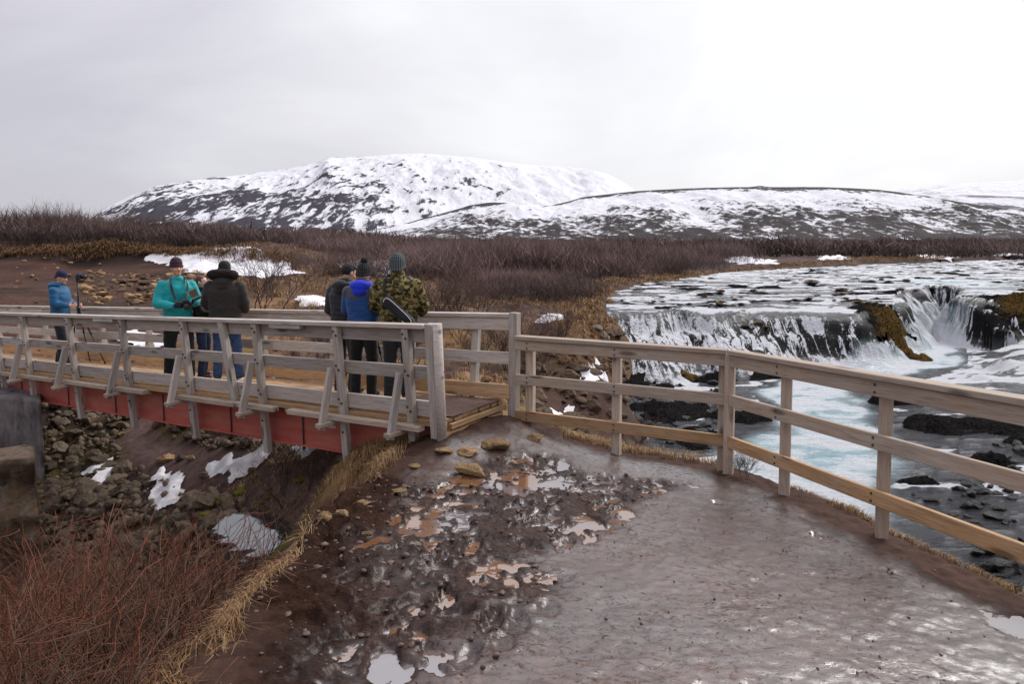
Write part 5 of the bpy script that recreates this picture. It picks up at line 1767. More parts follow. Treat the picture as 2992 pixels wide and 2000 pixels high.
def ribbed(name, col):
    b = MatB(name)
    tc = b.n('ShaderNodeTexCoord'); sx = b.n('ShaderNodeSeparateXYZ'); b.l(tc.outputs['Object'], sx.inputs[0])
    at = b.math('ARCTAN2', sx.outputs[1], sx.outputs[0])
    w = b.math('SINE', b.math('MULTIPLY', at, 26.0))
    c = b.mixc(b.rng(w, -.6, .8), tuple(x * .35 for x in col), col)
    b.set(**{'Base Color': c, 'Roughness': .92, 'Normal': b.bump(w, .6, .01)})
    return b.m
def camo():
    b = MatB('camouflage_cloth')
    v = b.coord('Object')
    a = b.noise(b.coord('Object', (1, 1, 1.5)), 14, 2, .5, .4); d = b.noise(b.coord('Object', (1, 1, 1.5), (0, 0, 0), (5, 2, 9)), 15, 2, .5, .4)
    c = b.mixc(b.rng(a, .50, .505), srgb(128, 114, 70), srgb(66, 64, 34))
    c = b.mixc(b.rng(d, .54, .545), c, srgb(36, 33, 24))
    c = b.mixc(b.rng(a, .62, .625), c, srgb(92, 66, 40))
    n2 = b.noise(v, 7, 4)
    b.set(**{'Base Color': c, 'Roughness': .85, 'Specular IOR Level': .2, 'Normal': b.bump(n2, .3, .03)})
    return b.m
def denim(name, col):
    b = MatB(name)
    n = b.noise(b.coord('Object'), 12, 5, .6); z = b.noise(b.coord('Object', (1, 1, 3)), 6, 3)
    c = b.mixc(b.rng(n, .3, .7), tuple(x * .6 for x in col), tuple(x * 1.5 for x in col))
    b.set(**{'Base Color': c, 'Roughness': .85, 'Normal': b.bump(z, .5, .03)})
    return b.m
SKIN = MatB('skin').set(**{'Base Color': srgb(206, 158, 132), 'Roughness': .55, 'Subsurface Weight': .08}).m
SKIN2 = MatB('skin_pale').set(**{'Base Color': srgb(220, 176, 154), 'Roughness': .55, 'Subsurface Weight': .08}).m
HAIR = simple_mat('dark_hair', (.010, .008, .007), .85, 60, .3, .5, .006)
HAIRB = simple_mat('brown_hair', srgb(84, 54, 38), .55, 60, .4, .5, .006)
BLACKP = simple_mat('black_plastic', (.012, .012, .013), .4, 40, .2, .05)
GLASS = simple_mat('lens_glass', (.01, .012, .02), .05, 5, .1, 0)
RUBBER = simple_mat('black_rubber', (.014, .013, .013), .7, 40)
WHITE = simple_mat('white_trim', (.75, .75, .73), .6, 40, .1)
SILVER = simple_mat('silver_plastic', (.62, .62, .62), .35, 40, .1)
LIP = MatB('lips').set(**{'Base Color': srgb(150, 86, 78), 'Roughness': .5}).m
EYE = MatB('eye_dark').set(**{'Base Color': (.015, .01, .008), 'Roughness': .25}).m

def fingers(bm, wrist, fwd, palm, side, spread=1.0, curl=.7, sc=1.0):
    """palm plus five fingers; fwd along the hand, palm the direction the palm faces, side towards the thumb"""
    w = Vector(wrist); f = Vector(fwd).normalized(); p = Vector(palm); p = (p - f * p.dot(f)).normalized()
    t = f.cross(p); t = t if t.dot(Vector(side)) > 0 else -t
    add_caps(bm, w, w + f * .035 * sc, .026 * sc, .03 * sc, 10)
    for k in (-.026, 0, .022):
        add_caps(bm, w + f * .03 * sc + t * k * sc * .7, w + f * .085 * sc + t * k * sc, .016 * sc, .014 * sc, 8)
    for i, (off, L) in enumerate(((.033, .066), (.011, .075), (-.011, .07), (-.031, .055))):
        b0 = w + f * .088 * sc + t * off * sc
        a1 = curl * .7; a2 = curl * 1.6; a3 = curl * 2.3
        d1 = f * math.cos(a1) + p * math.sin(a1); d2 = f * math.cos(a2) + p * math.sin(a2); d3 = f * math.cos(a3) + p * math.sin(a3)
        k1 = b0 + d1 * L * .45 * sc; k2 = k1 + d2 * L * .33 * sc; k3 = k2 + d3 * L * .25 * sc
        add_chain(bm, [b0, k1, k2, k3], [.0095 * sc, .009 * sc, .0082 * sc, .007 * sc], 8)
    b0 = w + f * .025 * sc + t * .03 * sc
    k1 = b0 + (f * .6 + t * .7 + p * .25).normalized() * .04 * sc; k2 = k1 + (f * .85 + t * .15 + p * .5).normalized() * .032 * sc
    add_chain(bm, [b0, k1, k2], [.013 * sc, .0105 * sc, .009 * sc], 8)

def limb_pt(a, b, k):
    return Vector(a).lerp(Vector(b), k)

def make_person(label, feet_px, top_v, face, spec, group=None):
    # stand on the deck under the pixel
    r = ray(*feet_px); o = Vector((0, 0, CAMH)); d = Vector(r)
    t = (BO - o).dot(BZ) / d.dot(BZ)
    P = o + d * t
    loc = BM.inverted() @ P
    loc.y = min(max(loc.y, spec.get('qmin', -1.08)), spec.get('qmax', -.30)); loc.z = .006
    P = BM @ loc
    depth = P.y * math.cos(PITCH) - (P.z - CAMH) * math.sin(PITCH)
    ztop = CAMH + depth * (-math.sin(PITCH) - (top_v - 841) / FOC * math.cos(PITCH))
    H = (ztop - P.z) / spec.get('hat_h', 1.003)
    H = min(max(H, 1.5), 1.9)
    S = H / 1.75
    print('person', label[:30], 'q', round(loc.y, 2), 's', round(loc.x, 2), 'H', round(H, 2))
    root = empty('person', P, label=label, category='person', group=group)
    root.rotation_euler = (0, 0, math.atan2(face[1], face[0]) - math.pi / 2)
    root.scale = (S, S, S)
    bulk = spec.get('bulk', 1.0)
    mats = spec['mats']
    st = spec.get('stance', ((.10, .02), (-.10, -.02)))     # foot x, y for right (+x) and left
    hipz, kneez = .90, .49
    legs = []
    for (fx, fy), sx in zip(st, (1, -1)):
        hip = Vector((sx * .088, 0, hipz)); ank = Vector((fx, fy - .02, .085)); kn = hip.lerp(ank, .5) + Vector((sx * .012, .035, 0))
        legs.append((hip, kn, ank))
    arms = spec['arms']                                       # ((elbow, wrist), ...) for right, left
    sh = [Vector((.19 * min(bulk, 1.08), -.01, 1.385)), Vector((-.19 * min(bulk, 1.08), -.01, 1.385))]
    hy, hp, hr = spec.get('head', (0, 0, 0))                  # head yaw (to its left +), pitch (down +), roll
    HQ = Quaternion((0, 0, 1), hy) @ Quaternion((1, 0, 0), -hp) @ Quaternion((0, 1, 0), hr)
    neck = Vector((0, .0, 1.47))
    HM_ = Matrix.Translation(neck) @ HQ.to_matrix().to_4x4() @ Matrix.Translation((0, 0, 0))
    def hd(p):
        return HM_ @ Vector(p)
    HR = HQ.to_matrix()
    # ---- body: one continuous figure
    bm = bmesh.new()
    for hip, kn, ank in legs:
        add_chain(bm, [hip, kn, ank], [.078, .052, .038], 12)
        add_caps(bm, ank + Vector((0, -.02, -.045)), ank + Vector((0, .14, -.055)), .034, .026, 10)
    add_loft(bm, [(0, 0, .86, .10, .07), (0, 0, .95, .155, .10), (0, 0, 1.10, .135, .088), (0, 0, 1.28, .165, .10), (0, -.005, 1.40, .165, .085), (0, -.01, 1.46, .07, .06)], 18, 2.2)
    for (el, wr), s in zip(arms, sh):
        add_chain(bm, [s, el, wr], [.05, .038, .026], 12)
    add_caps(bm, (0, -.015, 1.42), hd((0, .0, .07)), .058, .054, 12)
    add_ell(bm, hd((0, .005, .165)), (.076, .092, .105), HR)
    add_ell(bm, hd((0, .03, .11)), (.058, .062, .07), HR)
    add_caps(bm, hd((0, .07, .075)), hd((0, .078, .07)), .024, .022, 10)        # chin
    body0 = remesh(bm, .017, 2)
    bm = bmesh.new()                                         # face relief, kept fine
    add_ell(bm, hd((0, .005, .165)), (.0735, .0895, .10), HR); add_ell(bm, hd((0, .035, .115)), (.055, .058, .066), HR)
    add_caps(bm, hd((0, .088, .165)), hd((0, .112, .128)), .009, .0145, 10)
    for sx in (-1, 1):
        add_caps(bm, hd((sx * .012, .098, .125)), hd((sx * .014, .096, .126)), .0095, .009, 8)
        add_caps(bm, hd((sx * .016, .083, .182)), hd((sx * .048, .066, .180)), .0105, .009, 8)
        add_ell(bm, hd((sx * .040, .066, .128)), (.022, .020, .022), HR)
        add_ell(bm, hd((sx * .078, .0, .150)), (.010, .022, .034), HR)
    add_caps(bm, hd((-.018, .083, .093)), hd((.018, .083, .093)), .0105, .0105, 8)
    add_caps(bm, hd((-.012, .08, .070)), hd((.012, .08, .070)), .016, .016, 8)
    head1 = remesh(bm, .0068, 2)
    parts = [body0, head1]
    hands = spec.get('hands', (None, None))
    for (el, wr), h, s in zip(arms, hands, (1, -1)):
        if h and not h.get('glove'):
            bm = bmesh.new(); fingers(bm, wr, h['fwd'], h['palm'], h['side'], 1, h.get('curl', .7)); parts.append(remesh(bm, .0056, 1))
    bme = join_meshes('body', parts)
    link('body', bme, spec.get('skin', SKIN), root)
    for (el, wr), h, s in zip(arms, hands, (1, -1)):
        if h and h.get('glove'):
            bm = bmesh.new(); fingers(bm, wr, h['fwd'], h['palm'], h['side'], 1, h.get('curl', .7), 1.14)
            add_caps(bm, Vector(wr), Vector(wr) + (Vector(el) - Vector(wr)).normalized() * .05, .034, .04, 12)
            link('glove', remesh(bm, .005, 2), h['glove'], root)
    if spec.get('face', True):
        for sx in (-1, 1):
            bm = bmesh.new(); add_ell(bm, hd((sx * .031, .0785, .163)), (.0125, .006, .0052), HR)
            me = bpy.data.meshes.new('eye'); bm.to_mesh(me); bm.free(); link('eye', me, EYE, root)
            bm = bmesh.new(); add_caps(bm, hd((sx * .016, .0905, .183)), hd((sx * .05, .073, .185)), .0045, .003, 8)
            me = bpy.data.meshes.new('eyebrow'); bm.to_mesh(me); bm.free(); link('eyebrow', me, spec.get('hairm', HAIR), root)
        bm = bmesh.new(); add_ell(bm, hd((0, .0905, .093)), (.021, .0055, .0065), HR)
        me = bpy.data.meshes.new('mouth'); bm.to_mesh(me); bm.free(); link('mouth', me, LIP, root)
    # ---- trousers
    tw = spec.get('leg_w', 1.0)
    bm = bmesh.new()
    for hip, kn, ank in legs:
        add_chain(bm, [hip + Vector((0, 0, .03)), hip.lerp(kn, .5), kn, kn.lerp(ank, .5), ank + Vector((0, -.005, .0))], [.098 * tw, .090 * tw, .074 * tw, .070 * tw, .066 * tw], 14)
    add_loft(bm, [(0, 0, .83, .12, .09), (0, -.005, .90, .175, .118), (0, -.005, 1.0, .172, .112), (0, 0, 1.08, .155, .10)], 20)
    tr = remesh(bm, .016, 4, .007 * spec.get('crease', 1.0), 11, spec.get('seed', 0))
    link('trousers', tr, mats['legs'], root)
    # ---- shoes
    for i, (hip, kn, ank) in enumerate(legs):
        bm = bmesh.new()
        toe = Vector((0, .175, -.052)); outw = .03 * (1 if i == 0 else -1)
        add_caps(bm, ank + Vector((0, -.035, -.045)), ank + Vector((outw * .5, .09, -.05)), .042, .044, 12)
        add_caps(bm, ank + Vector((outw * .5, .08, -.05)), ank + toe + Vector((outw, -.03, .0)), .046, .034, 12)
        add_caps(bm, ank + Vector((0, -.02, -.03)), ank + Vector((0, -.005, .05 if spec.get('boots') else .0)), .046, .05, 12)
        me = remesh(bm, .009, 3)
        for v in me.vertices:
            v.co.z = max(v.co.z, .012)
        sho = link('shoe', me, mats['shoes'], root)
        if 'sole' in mats:
            bm = bmesh.new()
            add_loft(bm, [(ank.x + outw * .5, ank.y + .055, .0, .044, .125), (ank.x + outw * .5, ank.y + .055, .026, .047, .128)], 20, 2.6)
            me = bpy.data.meshes.new('sole'); bm.to_mesh(me); bm.free()
            link('sole', me, mats['sole'], sho)
    # ---- jacket
    jl = spec.get('jacket_low', .86)
    w = bulk
    bm = bmesh.new()
    ty = spec.get('tors_y', 1.0)
    add_loft(bm, [(0, -.003, jl, .195 * w, .128 * w * ty), (0, -.003, jl + .06, .20 * w, .13 * w * ty), (0, 0, 1.06, .188 * w, .128 * w * ty), (0, 0, 1.22, .205 * w, .138 * w * ty), (0, -.006, 1.34, .212 * w, .13 * w * ty), (0, -.012, 1.41, .165 * w, .10 * w), (0, -.012, 1.465, .105, .088)], 24, 2.5)
    for (el, wr), s in zip(arms, sh):
        el = Vector(el); wr = Vector(wr)
        add_chain(bm, [s + Vector((0, 0, -.005)), s.lerp(el, .5), el, el.lerp(wr, .5), el.lerp(wr, .93)], [.074 * w, .073 * w, .064 * w, .060 * w, .047 * w], 14)
    if spec.get('collar', True):
        add_loft(bm, [(0, -.01, 1.43, .10, .09), (0, -.006, 1.50, .086, .086), (0, .0, spec.get('collar_z', 1.55), .082, .084)], 20, 2.0)
    jk = remesh(bm, .0145, 4, .0085 * spec.get('crease', 1.0), 9, 5 + spec.get('seed', 0))
    jo = link('jacket', jk, mats['jacket'], root)
    if 'yoke' in mats:                                        # darker shoulders
        me = jk
        me.materials.append(mats['yoke'])
        zy = spec.get('yoke_z', 1.33)
        for p in me.polygons:
            c = p.center
            if c.z > zy + .02 * math.sin(c.x * 20) and abs(c.x) < .30:
                p.material_index = 1
    if spec.get('quilt'):
        for v in jk.vertices:
            k = .006 * abs(math.sin(v.co.z * math.pi / .075)) 
            v.co += v.normal * k
    if spec.get('hood'):
        bm = bmesh.new()
        hm = mats.get('hood', mats['jacket'])
        add_ell(bm, (0, -.105, 1.46), (.135, .085, .075)); add_ell(bm, (0, -.125, 1.40), (.105, .06, .08))
        for sx in (-1, 1):
            add_caps(bm, (sx * .10, -.085, 1.47), (sx * .095, .045, 1.48), .045, .03, 12)
        hood = link('hood', remesh(bm, .012, 4, .006, 14), hm, root)
        if spec['hood'] == 'fur':
            bm = bmesh.new()
            ring = []
            for k in range(25):
                th = math.radians(-40) + math.radians(260) * k / 24
                ring.append(Vector((.165 * math.cos(th), -.085 - .055 * math.sin(th), 1.55 + .035 * math.sin(th))))
            for a, b_ in zip(ring[:-1], ring[1:]):
                add_caps(bm, a, b_, .05, .05, 10, 3)
            fur = remesh(bm, .011, 2)
            rs = random.Random(4)
            for v in fur.vertices:
                v.co += v.normal * rs.uniform(-.006, .016)
            link('fur_trim', fur, mats['fur'], hood)
    # ---- head wear
    hat = spec.get('hat')
    if hat:
        def hatmesh(grow, zlo, tall):
            bm = bmesh.new()
            rings = []
            for (k, zz) in ((1.0, 0), (1.02, .2), (1.0, .42), (.90, .66), (.68, .86), (.38, .97), (.10, 1.0)):
                z = zlo + zz * tall
                rings.append((k, z))
            n = 22; R = []
            for k, z in rings:
                R.append([bm.verts.new(hd((.0835 * grow * k * math.cos(2 * math.pi * i / n), .0 + .0995 * grow * k * math.sin(2 * math.pi * i / n) - .004, z - .052 * max(0, .15 - math.sin(2 * math.pi * i / n)) * (1 if z == zlo else .4 if k > 1.01 else 0)))) for i in range(n)])
            for a, b_ in zip(R[:-1], R[1:]):
                for i in range(n):
                    bm.faces.new((a[i], a[(i + 1) % n], b_[(i + 1) % n], b_[i]))
            bm.faces.new(R[-1]); bm.faces.new(R[0][::-1])
            return bm
        bm = hatmesh(hat.get('w', 1.0), hat.get('low', .172), hat.get('tall', .12))
        me = remesh(bm, .007, 3, .003, 30)
        org = hd((0, 0, .19))
        for v in me.vertices:
            v.co -= org
        ho = link('hat', me, hat['mat'], root); ho.location = org
        if hat.get('band', True):
            bm = bmesh.new(); n = 24
            pts = [hd((.0825 * hat.get('w', 1) * math.cos(2 * math.pi * i / n), .098 * hat.get('w', 1) * math.sin(2 * math.pi * i / n) - .004, hat.get('low', .172) + .012 - .052 * max(0, .15 - math.sin(2 * math.pi * i / n)))) - org for i in range(n)]
            for i in range(n):
                add_caps(bm, pts[i], pts[(i + 1) % n], .013, .013, 8, 3)
            link('hat_band', remesh(bm, .006, 2, .002, 40), hat.get('bandmat', hat['mat']), ho)
        if hat.get('pom'):
            bm = bmesh.new(); add_ell(bm, hd((0, -.045, hat.get('low', .172) + hat.get('tall', .12) + .02)) - org, (.040, .040, .037))
            me = remesh(bm, .006, 1)
            rs = random.Random(2)
            for v in me.vertices:
                v.co += v.normal * rs.uniform(-.004, .010)
            link('pompom', me, hat['pom'], ho)
    hair = spec.get('hair')
    if hair:
        bm = bmesh.new()
        add_ell(bm, hd((0, -.012, .185)), (.083, .094, .098), HR)
        if hair == 'short':
            add_ell(bm, hd((0, .03, .235)), (.072, .062, .045), HR)
        if hair == 'pony':
            add_caps(bm, hd((0, -.10, .19)), hd((0, -.145, .155)), .024, .034, 10); add_caps(bm, hd((0, -.145, .155)), hd((0, -.15, .05)), .034, .018, 10)
            add_caps(bm, hd((.066, .045, .20)), hd((.076, .05, .12)), .013, .007, 8); add_caps(bm, hd((-.066, .045, .20)), hd((-.076, .05, .12)), .013, .007, 8)
        me = remesh(bm, .008, 2, .004, 40)
        # open the face
        inv = HM_.inverted()
        bm = bmesh.new(); bm.from_mesh(me)
        kill = [f for f in bm.faces if (inv @ f.calc_center_median()).y > .035 and (inv @ f.calc_center_median()).z < .225]
        bmesh.ops.delete(bm, geom=kill, context='FACES'); bm.to_mesh(me); bm.free()
        for p in me.polygons:
            p.use_smooth = True
        link('hair', me, spec.get('hairm', HAIR), root)
    return root, hd, S

def wpt(root, p):
    """thing-local point to world"""
    M = Matrix.Translation(root.location) @ root.rotation_euler.to_matrix().to_4x4() @ Matrix.Diagonal(root.scale.to_4d())
    return M @ Vector(p)

# ---- camera and tripod
def camera_thing(label, M, parent_name='photo_camera', sc=1.0):
    root = empty(parent_name, label=label, category='camera')
    root.matrix_world = M @ Matrix.Scale(sc, 4)
    bm = bmesh.new()
    add_loft(bm, [(0, 0, -.045, .068, .030), (0, 0, -.042, .071, .033), (0, 0, .035, .071, .033), (0, 0, .042, .064, .028)], 24, 5)
    add_caps(bm, (.056, .02, -.035), (.056, .02, .03), .022, .02, 10)
    add_loft(bm, [(0, .0, .035, .034, .036), (0, .005, .062, .024, .028), (0, .005, .07, .014, .018)], 16, 3)
    link('camera_body', remesh(bm, .005, 1), BLACKP, root)
    ln = link('lens', tube_mesh((0, .025, -.004), (0, .125, -.004), .036, .039, 20), BLACKP, root)
    link('lens_glass', tube_mesh((0, .1245, -.004), (0, .1262, -.004), .033, .033, 20), GLASS, ln)
    link('zoom_ring', tube_mesh((0, .07, -.004), (0, .1, -.004), .0395, .0395, 20), RUBBER, ln)
    link('screen', box_mesh(.075, .004, .05, .001), GLASS, root).location = (0, -.035, -.008)
    return root

def tripod_thing(label, apex, feet, head_z):
    root = empty('tripod', (apex.x, apex.y, min(f.z for f in feet)), label=label, category='tripod')
    inv = Matrix.Translation(-root.location)
    A = inv @ apex
    for f in feet:
        F = inv @ f
        leg = link('leg', tube_mesh(A + (F - A) * .02, A + (F - A) * .45, .014, .014, 10), BLACKP, root)
        link('lower_leg', tube_mesh(A + (F - A) * .43, A + (F - A) * .98, .0105, .009, 10), BLACKP, leg)
        link('leg_lock', tube_mesh(A + (F - A) * .43, A + (F - A) * .47, .018, .018, 10), RUBBER, leg)
        link('rubber_foot', tube_mesh(A + (F - A) * .965, F + Vector((0, 0, .004)), .014, .016, 10), RUBBER, leg)
    link('centre_column', tube_mesh(A - Vector((0, 0, .12)), Vector((A.x, A.y, head_z - root.location.z)), .013, .013, 12), BLACKP, root)
    link('spider', tube_mesh(A - Vector((0, 0, .03)), A + Vector((0, 0, .035)), .034, .030, 14), BLACKP, root)
    link('ball_head', remesh((lambda b: (add_ell(b, (A.x, A.y, head_z - root.location.z - .045), (.026, .026, .03)), add_caps(b, (A.x, A.y, head_z - root.location.z - .03), (A.x, A.y, head_z - root.location.z), .02, .03), b)[2])(bmesh.new()), .006, 1), BLACKP, root)
    return root

def deck_point(u, v):
    r = ray(u, v); d = Vector(r); o = Vector((0, 0, CAMH))
    return o + d * ((BO - o).dot(BZ) / d.dot(BZ))

def strap(name, pts, w, mat, parent):
    bm = bmesh.new(); prev = None
    for i, p in enumerate(pts):
        p = Vector(p)
        d = (Vector(pts[min(i + 1, len(pts) - 1)]) - Vector(pts[max(i - 1, 0)])).normalized()
        out = Vector((p.x, p.y, 0)).normalized() if Vector((p.x, p.y, 0)).length > .01 else Vector((0, 1, 0))
        s = d.cross(out).normalized() * w / 2
        ring = [bm.verts.new(p + s + out * .003), bm.verts.new(p - s + out * .003), bm.verts.new(p - s - out * .003), bm.verts.new(p + s - out * .003)]
        if prev:
            for k in range(4):
                bm.faces.new((prev[k], prev[(k + 1) % 4], ring[(k + 1) % 4], ring[k]))
        else:
            bm.faces.new(ring)
        prev = ring
    bm.faces.new(prev[::-1])
    me = bpy.data.meshes.new(name); bm.to_mesh(me); bm.free()
    return link(name, me, mat, parent)

def people():
    blk = fabric('black_trousers_cloth', (.012, .012, .013)); blk2 = fabric('charcoal_cloth', (.020, .020, .023))
    shoe = simple_mat('dark_shoe', (.018, .017, .018), .6, 40); tan = simple_mat('tan_boot', srgb(178, 132, 84), .7, 30)
    navyj = denim('navy_denim', srgb(38, 50, 78)); bluej = denim('blue_denim', srgb(44, 66, 104))
    # 1 photographer with the tripod
    p1, hd1, S1 = make_person('person in a blue hooded jacket and navy beanie holding a tripod on the bridge', (183, 1064), 789, (1, .12), dict(
        mats=dict(jacket=fabric('petrol_blue_shell', srgb(22, 84, 124), .6), legs=fabric('navy_trousers_cloth', (.012, .014, .024)), shoes=shoe),
        arms=((Vector((.25, .02, 1.14)), Vector((.19, .235, 1.10))), (Vector((-.25, .03, 1.14)), Vector((-.12, .24, 1.08)))),
        hands=(dict(fwd=(-.35, 1, .1), palm=(-1, -.2, 0), side=(0, 0, 1), curl=.8), dict(fwd=(.3, 1, .1), palm=(1, 0, 0), side=(0, 0, 1), curl=.8)),
        hat=dict(mat=simple_mat('navy_knit', srgb(34, 30, 66), .9, 90, .3, .4)), hood=True, collar_z=1.525, head=(-.1, .28, 0), stance=((.10, .06), (-.10, -.08)), bulk=1.04, seed=1))
    # 2 man in teal with a camera
    teal = fabric('teal_shell', srgb(16, 150, 152), .55)
    p2, hd2, S2 = make_person('person in a bright teal jacket and striped beanie holding a camera', (526, 1117), 756, (.62, -.78), dict(
        mats=dict(jacket=teal, legs=blk, shoes=shoe),
        arms=((Vector((.275, .05, 1.13)), Vector((.10, .27, 1.11))), (Vector((-.255, .07, 1.13)), Vector((-.11, .28, 1.13)))),
        hands=(dict(fwd=(-.7, .7, 0), palm=(-.3, -.2, 1), side=(0, 1, .3), curl=.75, glove=fabric('navy_glove', srgb(22, 34, 66), .7)), dict(fwd=(.6, .8, .05), palm=(.3, -.2, 1), side=(0, 1, .3), curl=.75, glove=fabric('dark_glove', (.02, .024, .04), .7))),
        hat=dict(mat=striped('striped_knit', [(0, srgb(40, 28, 44)), (.30, srgb(86, 32, 44)), (.48, srgb(30, 30, 52)), (.66, srgb(122, 66, 54)), (.76, srgb(34, 26, 42))], 22.0, .2), tall=.145, low=.165), collar_z=1.505, head=(.1, -.02, 0), stance=((.13, -.03), (-.13, .05)), bulk=1.02, tors_y=1.02, leg_w=1.05, seed=2))
    M2 = Matrix.Translation(p2.location) @ p2.rotation_euler.to_matrix().to_4x4() @ Matrix.Diagonal(p2.scale.to_4d())
    camera_thing('black camera hanging by its strap in the gloved hands of the teal jacket person', M2 @ Matrix.Translation((.0, .335, 1.135)) @ Euler((-.35, 0, .25)).to_matrix().to_4x4())
    strap('neck_strap', [(.085, -.03, 1.50), (.10, .06, 1.475), (.108, .135, 1.40), (.095, .165, 1.30), (.075, .22, 1.20), (.066, .315, 1.155)], .03, BLACKP, p2)
    strap('neck_strap', [(-.085, -.03, 1.50), (-.10, .06, 1.475), (-.108, .135, 1.40), (-.095, .165, 1.30), (-.08, .22, 1.20), (-.066, .315, 1.155)], .03, BLACKP, p2)
    # second gadget with a flip-up shade
    r = empty('drone_controller', label='small controller with a flipped up screen hood beside the teal jacket', category='controller')
    r.matrix_world = M2 @ Matrix.Translation((-.16, .375, 1.20)) @ Euler((.5, .35, .3)).to_matrix().to_4x4()
    link('body', box_mesh(.13, .07, .028, .006), BLACKP, r)
    o = link('screen_hood', box_mesh(.115, .012, .10, .004), simple_mat('brown_hood', srgb(84, 66, 50), .6), r); o.location = (0, .03, .085); o.rotation_euler = (-.35, 0, 0)
    for x in (-.022, .022):
        o = link('hood_arm', box_mesh(.012, .010, .10, .002), SILVER, r); o.location = (x, .012, .075); o.rotation_euler = (-.35, 0, 0)
    # 3 woman
    p3, hd3, S3 = make_person('person with brown ponytail in a black jacket and jeans between the teal and parka wearers', (596, 1106), 803, (.86, .05), dict(
        mats=dict(jacket=fabric('black_jacket_cloth', (.012, .012, .014)), legs=navyj, shoes=simple_mat('brown_boot', srgb(70, 44, 36), .6)),
        arms=((Vector((.23, .06, 1.12)), Vector((.10, .24, 1.06))), (Vector((-.23, .06, 1.12)), Vector((-.09, .24, 1.06)))),
        hands=(dict(fwd=(-.3, 1, 0), palm=(-1, 0, .3), side=(0, 0, 1), curl=.8), dict(fwd=(.3, 1, 0), palm=(1, 0, .3), side=(0, 0, 1), curl=.8)),
        hair='pony', hairm=HAIRB, skin=SKIN2, hat_h=1.0, head=(-.05, .0, 0), bulk=.94, jacket_low=.88, leg_w=.92, qmin=-1.1, seed=3))
    ph = empty('phone', label='white phone held by the person with the ponytail', category='phone')
    M3 = Matrix.Translation(p3.location) @ p3.rotation_euler.to_matrix().to_4x4() @ Matrix.Diagonal(p3.scale.to_4d())
    ph.matrix_world = M3 @ Matrix.Translation((.0, .345, 1.06)) @ Euler((.7, 0, 0)).to_matrix().to_4x4()
    link('case', box_mesh(.072, .009, .148, .003), WHITE, ph)
    o = link('screen', box_mesh(.064, .0015, .136, .0005), GLASS, ph); o.location = (0, -.0055, 0)
    # 4 parka
    make_person('person seen from behind in a dark brown fur hooded parka and blue jeans', (664, 1112), 762, (-.12, 1), dict(
        mats=dict(jacket=fabric('dark_parka_cloth', srgb(48, 43, 40), .8), legs=bluej, shoes=BLACKP, sole=WHITE, fur=simple_mat('dark_fur', srgb(44, 33, 30), .95, 120, .5, .8, .01)),
        arms=((Vector((.28, -.01, 1.13)), Vector((.24, .17, 1.0))), (Vector((-.27, .0, 1.13)), Vector((-.20, .19, 1.02)))),
        hands=(dict(fwd=(-.2, 1, -.2), palm=(-1, 0, 0), side=(0, 0, 1), curl=.6), dict(fwd=(.2, 1, -.2), palm=(1, 0, 0), side=(0, 0, 1), curl=.6)),
        hat=dict(mat=simple_mat('black_knit', (.012, .012, .013), .9, 90, .3, .4)), hood='fur', jacket_low=.80, bulk=1.16, tors_y=1.05, head=(.1, .12, 0), stance=((.17, .02), (-.12, -.02)), leg_w=.98, face=False, seed=4))
    # 5 black puffer
    make_person('bare headed person with dark hair in a black puffer jacket', (1014, 1152), 768, (.42, .9), dict(
        mats=dict(jacket=fabric('black_puffer_cloth', (.014, .014, .018), .5), legs=blk2, shoes=shoe),
        arms=((Vector((.27, .05, 1.12)), Vector((.15, .25, 1.10))), (Vector((-.27, .0, 1.12)), Vector((-.2, .16, .98)))),
        hands=(dict(fwd=(-.3, 1, 0), palm=(-1, 0, 0), side=(0, 0, 1), curl=.7), dict(fwd=(.1, 1, -.3), palm=(1, 0, 0), side=(0, 0, 1), curl=.7)),
        hair='short', hat_h=1.0, hood=True, head=(-.35, .35, 0), quilt=True, bulk=1.06, seed=5, qmin=-1.02))
    # 6 blue jacket with bobble hat
    make_person('person in a blue and grey jacket with cobalt hood and black bobble hat', (1064, 1164), 757, (.12, 1), dict(
        mats=dict(jacket=fabric('steel_blue_shell', srgb(30, 72, 128), .6), yoke=fabric('grey_shell', srgb(66, 68, 80), .6), legs=blk, shoes=shoe, hood=fabric('cobalt_fleece', srgb(30, 52, 196), .8)),
        arms=((Vector((.25, .06, 1.12)), Vector((.12, .26, 1.14))), (Vector((-.25, .06, 1.12)), Vector((-.12, .26, 1.14)))),
        hands=(dict(fwd=(-.3, 1, 0), palm=(-1, 0, 0), side=(0, 0, 1), curl=.7), dict(fwd=(.3, 1, 0), palm=(1, 0, 0), side=(0, 0, 1), curl=.7)),
        hat=dict(mat=ribbed('charcoal_knit', (.022, .022, .026)), tall=.15, low=.135, w=1.07, pom=simple_mat('black_fluff', (.016, .016, .018), .95, 120, .5, .6)), hood=True, hat_h=1.025, head=(-.25, .30, 0), bulk=1.02, leg_w=1.02, yoke_z=1.30, face=False, seed=6))
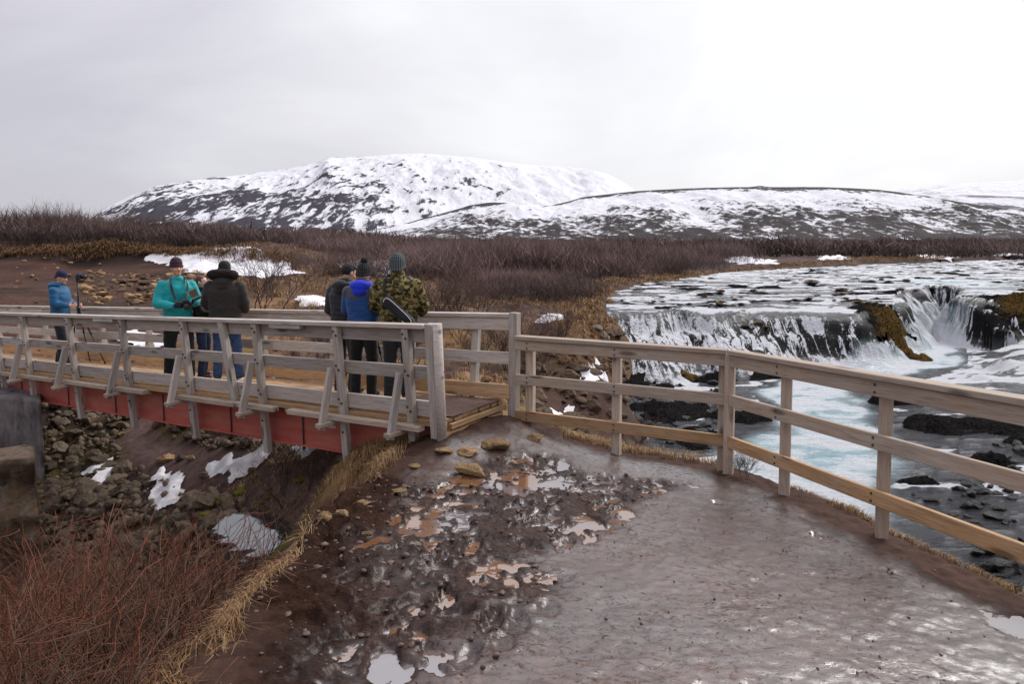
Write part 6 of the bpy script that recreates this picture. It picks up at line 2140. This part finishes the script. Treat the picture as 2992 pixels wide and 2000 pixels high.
    # 7 camouflage
    p7, hd7, S7 = make_person('person in a camouflage jacket and ribbed grey green beanie seen from behind', (1166, 1172), 741, (.10, 1), dict(
        mats=dict(jacket=camo(), legs=blk2, shoes=tan, sole=simple_mat('pale_sole', srgb(200, 180, 150), .7, 40)),
        arms=((Vector((.30, .03, 1.13)), Vector((.24, .20, 1.03))), (Vector((-.30, .03, 1.13)), Vector((-.20, .22, 1.05)))),
        hands=(dict(fwd=(-.2, 1, -.1), palm=(-1, 0, 0), side=(0, 0, 1), curl=.7), dict(fwd=(.2, 1, -.1), palm=(1, 0, 0), side=(0, 0, 1), curl=.7)),
        hat=dict(mat=ribbed('grey_green_rib_knit', srgb(92, 102, 104)), tall=.165, low=.125, w=1.07), hat_h=1.0, head=(.0, .08, 0), bulk=1.18, tors_y=1.02, leg_w=1.06, boots=True, face=False, seed=7))
    # sling bag across the back of the camouflage jacket
    M7 = Matrix.Translation(p7.location) @ p7.rotation_euler.to_matrix().to_4x4() @ Matrix.Diagonal(p7.scale.to_4d())
    bag = empty('sling_bag', label='black sling bag with white piping across the camouflage jacket', category='bag')
    bag.matrix_world = M7 @ Matrix.Translation((.055, -.20, 1.085)) @ Euler((0, math.radians(43), 0)).to_matrix().to_4x4()
    bc = fabric('black_nylon', (.013, .013, .015), .5)
    bm = bmesh.new()
    add_loft(bm, [(0, -.0, -.055, .215, .038), (0, -.004, -.02, .235, .05), (0, -.004, .03, .23, .05), (0, 0, .062, .19, .036)], 26, 3.2)
    link('pouch', remesh(bm, .008, 3, .003, 16), bc, bag)
    n = 40; pts = []
    for k in range(n):
        th = 2 * math.pi * k / n
        pts.append(Vector((.205 * math.copysign(abs(math.cos(th)) ** .5, math.cos(th)), -.047, .005 + .045 * math.copysign(abs(math.sin(th)) ** .6, math.sin(th)))))
    bm = bmesh.new()
    for k in range(n):
        if pts[k].z > -.02 or pts[k].x > .1:
            add_caps(bm, pts[k], pts[(k + 1) % n], .0042, .0042, 6, 2)
    me = bpy.data.meshes.new('piping'); bm.to_mesh(me); bm.free()
    link('piping', me, WHITE, bag)
    iv = bag.matrix_world.inverted() @ M7
    bm = bmesh.new()
    sp = [iv @ Vector(p) for p in ((-.10, -.19, 1.24), (-.115, -.172, 1.34), (-.12, -.13, 1.45), (-.11, -.03, 1.50), (-.06, .10, 1.43))]
    for a, b_ in zip(sp[:-1], sp[1:]):
        add_caps(bm, a, b_, .017, .017, 8, 2)
    me = remesh(bm, .007, 1); link('shoulder_strap', me, bc, bag)
    # tripods
    ap = deck_point(236, 1064)
    head = at_t(238, 815, (ap.y * math.cos(PITCH) - (ap.z - CAMH) * math.sin(PITCH)))
    apex = Vector((ap.x, ap.y, at_t(236, 900, (ap.y * math.cos(PITCH) - (ap.z - CAMH) * math.sin(PITCH)))[2]))
    feet = [deck_point(263, 1056), deck_point(308, 1064), deck_point(196, 1070)]
    tripod_thing('black tripod with a camera beside the blue jacket photographer', apex, feet, float(head[2]))
    camera_thing('black camera mounted on the tripod near the navy beanie', Matrix.Translation((ap.x + .03, ap.y, float(head[2]) + .05)) @ Euler((-.1, 0, -1.3)).to_matrix().to_4x4(), sc=1.1)
    ap = deck_point(1105, 1140)
    loc = BM.inverted() @ ap; loc.y = -1.02; ap = BM @ loc
    apex = ap + Vector((0, 0, 1.0))
    feet = [BM @ (loc + Vector(v)) for v in ((.33, .30, 0), (-.45, .12, 0), (.02, -.06, 0))]
    tripod_thing('black tripod standing before the three people at the bridge end', apex, feet, ap.z + 1.28)
    camera_thing('black camera on the tripod the three people are watching', Matrix.Translation((ap.x, ap.y, ap.z + 1.33)) @ Euler((0, 0, .0)).to_matrix().to_4x4())
people()
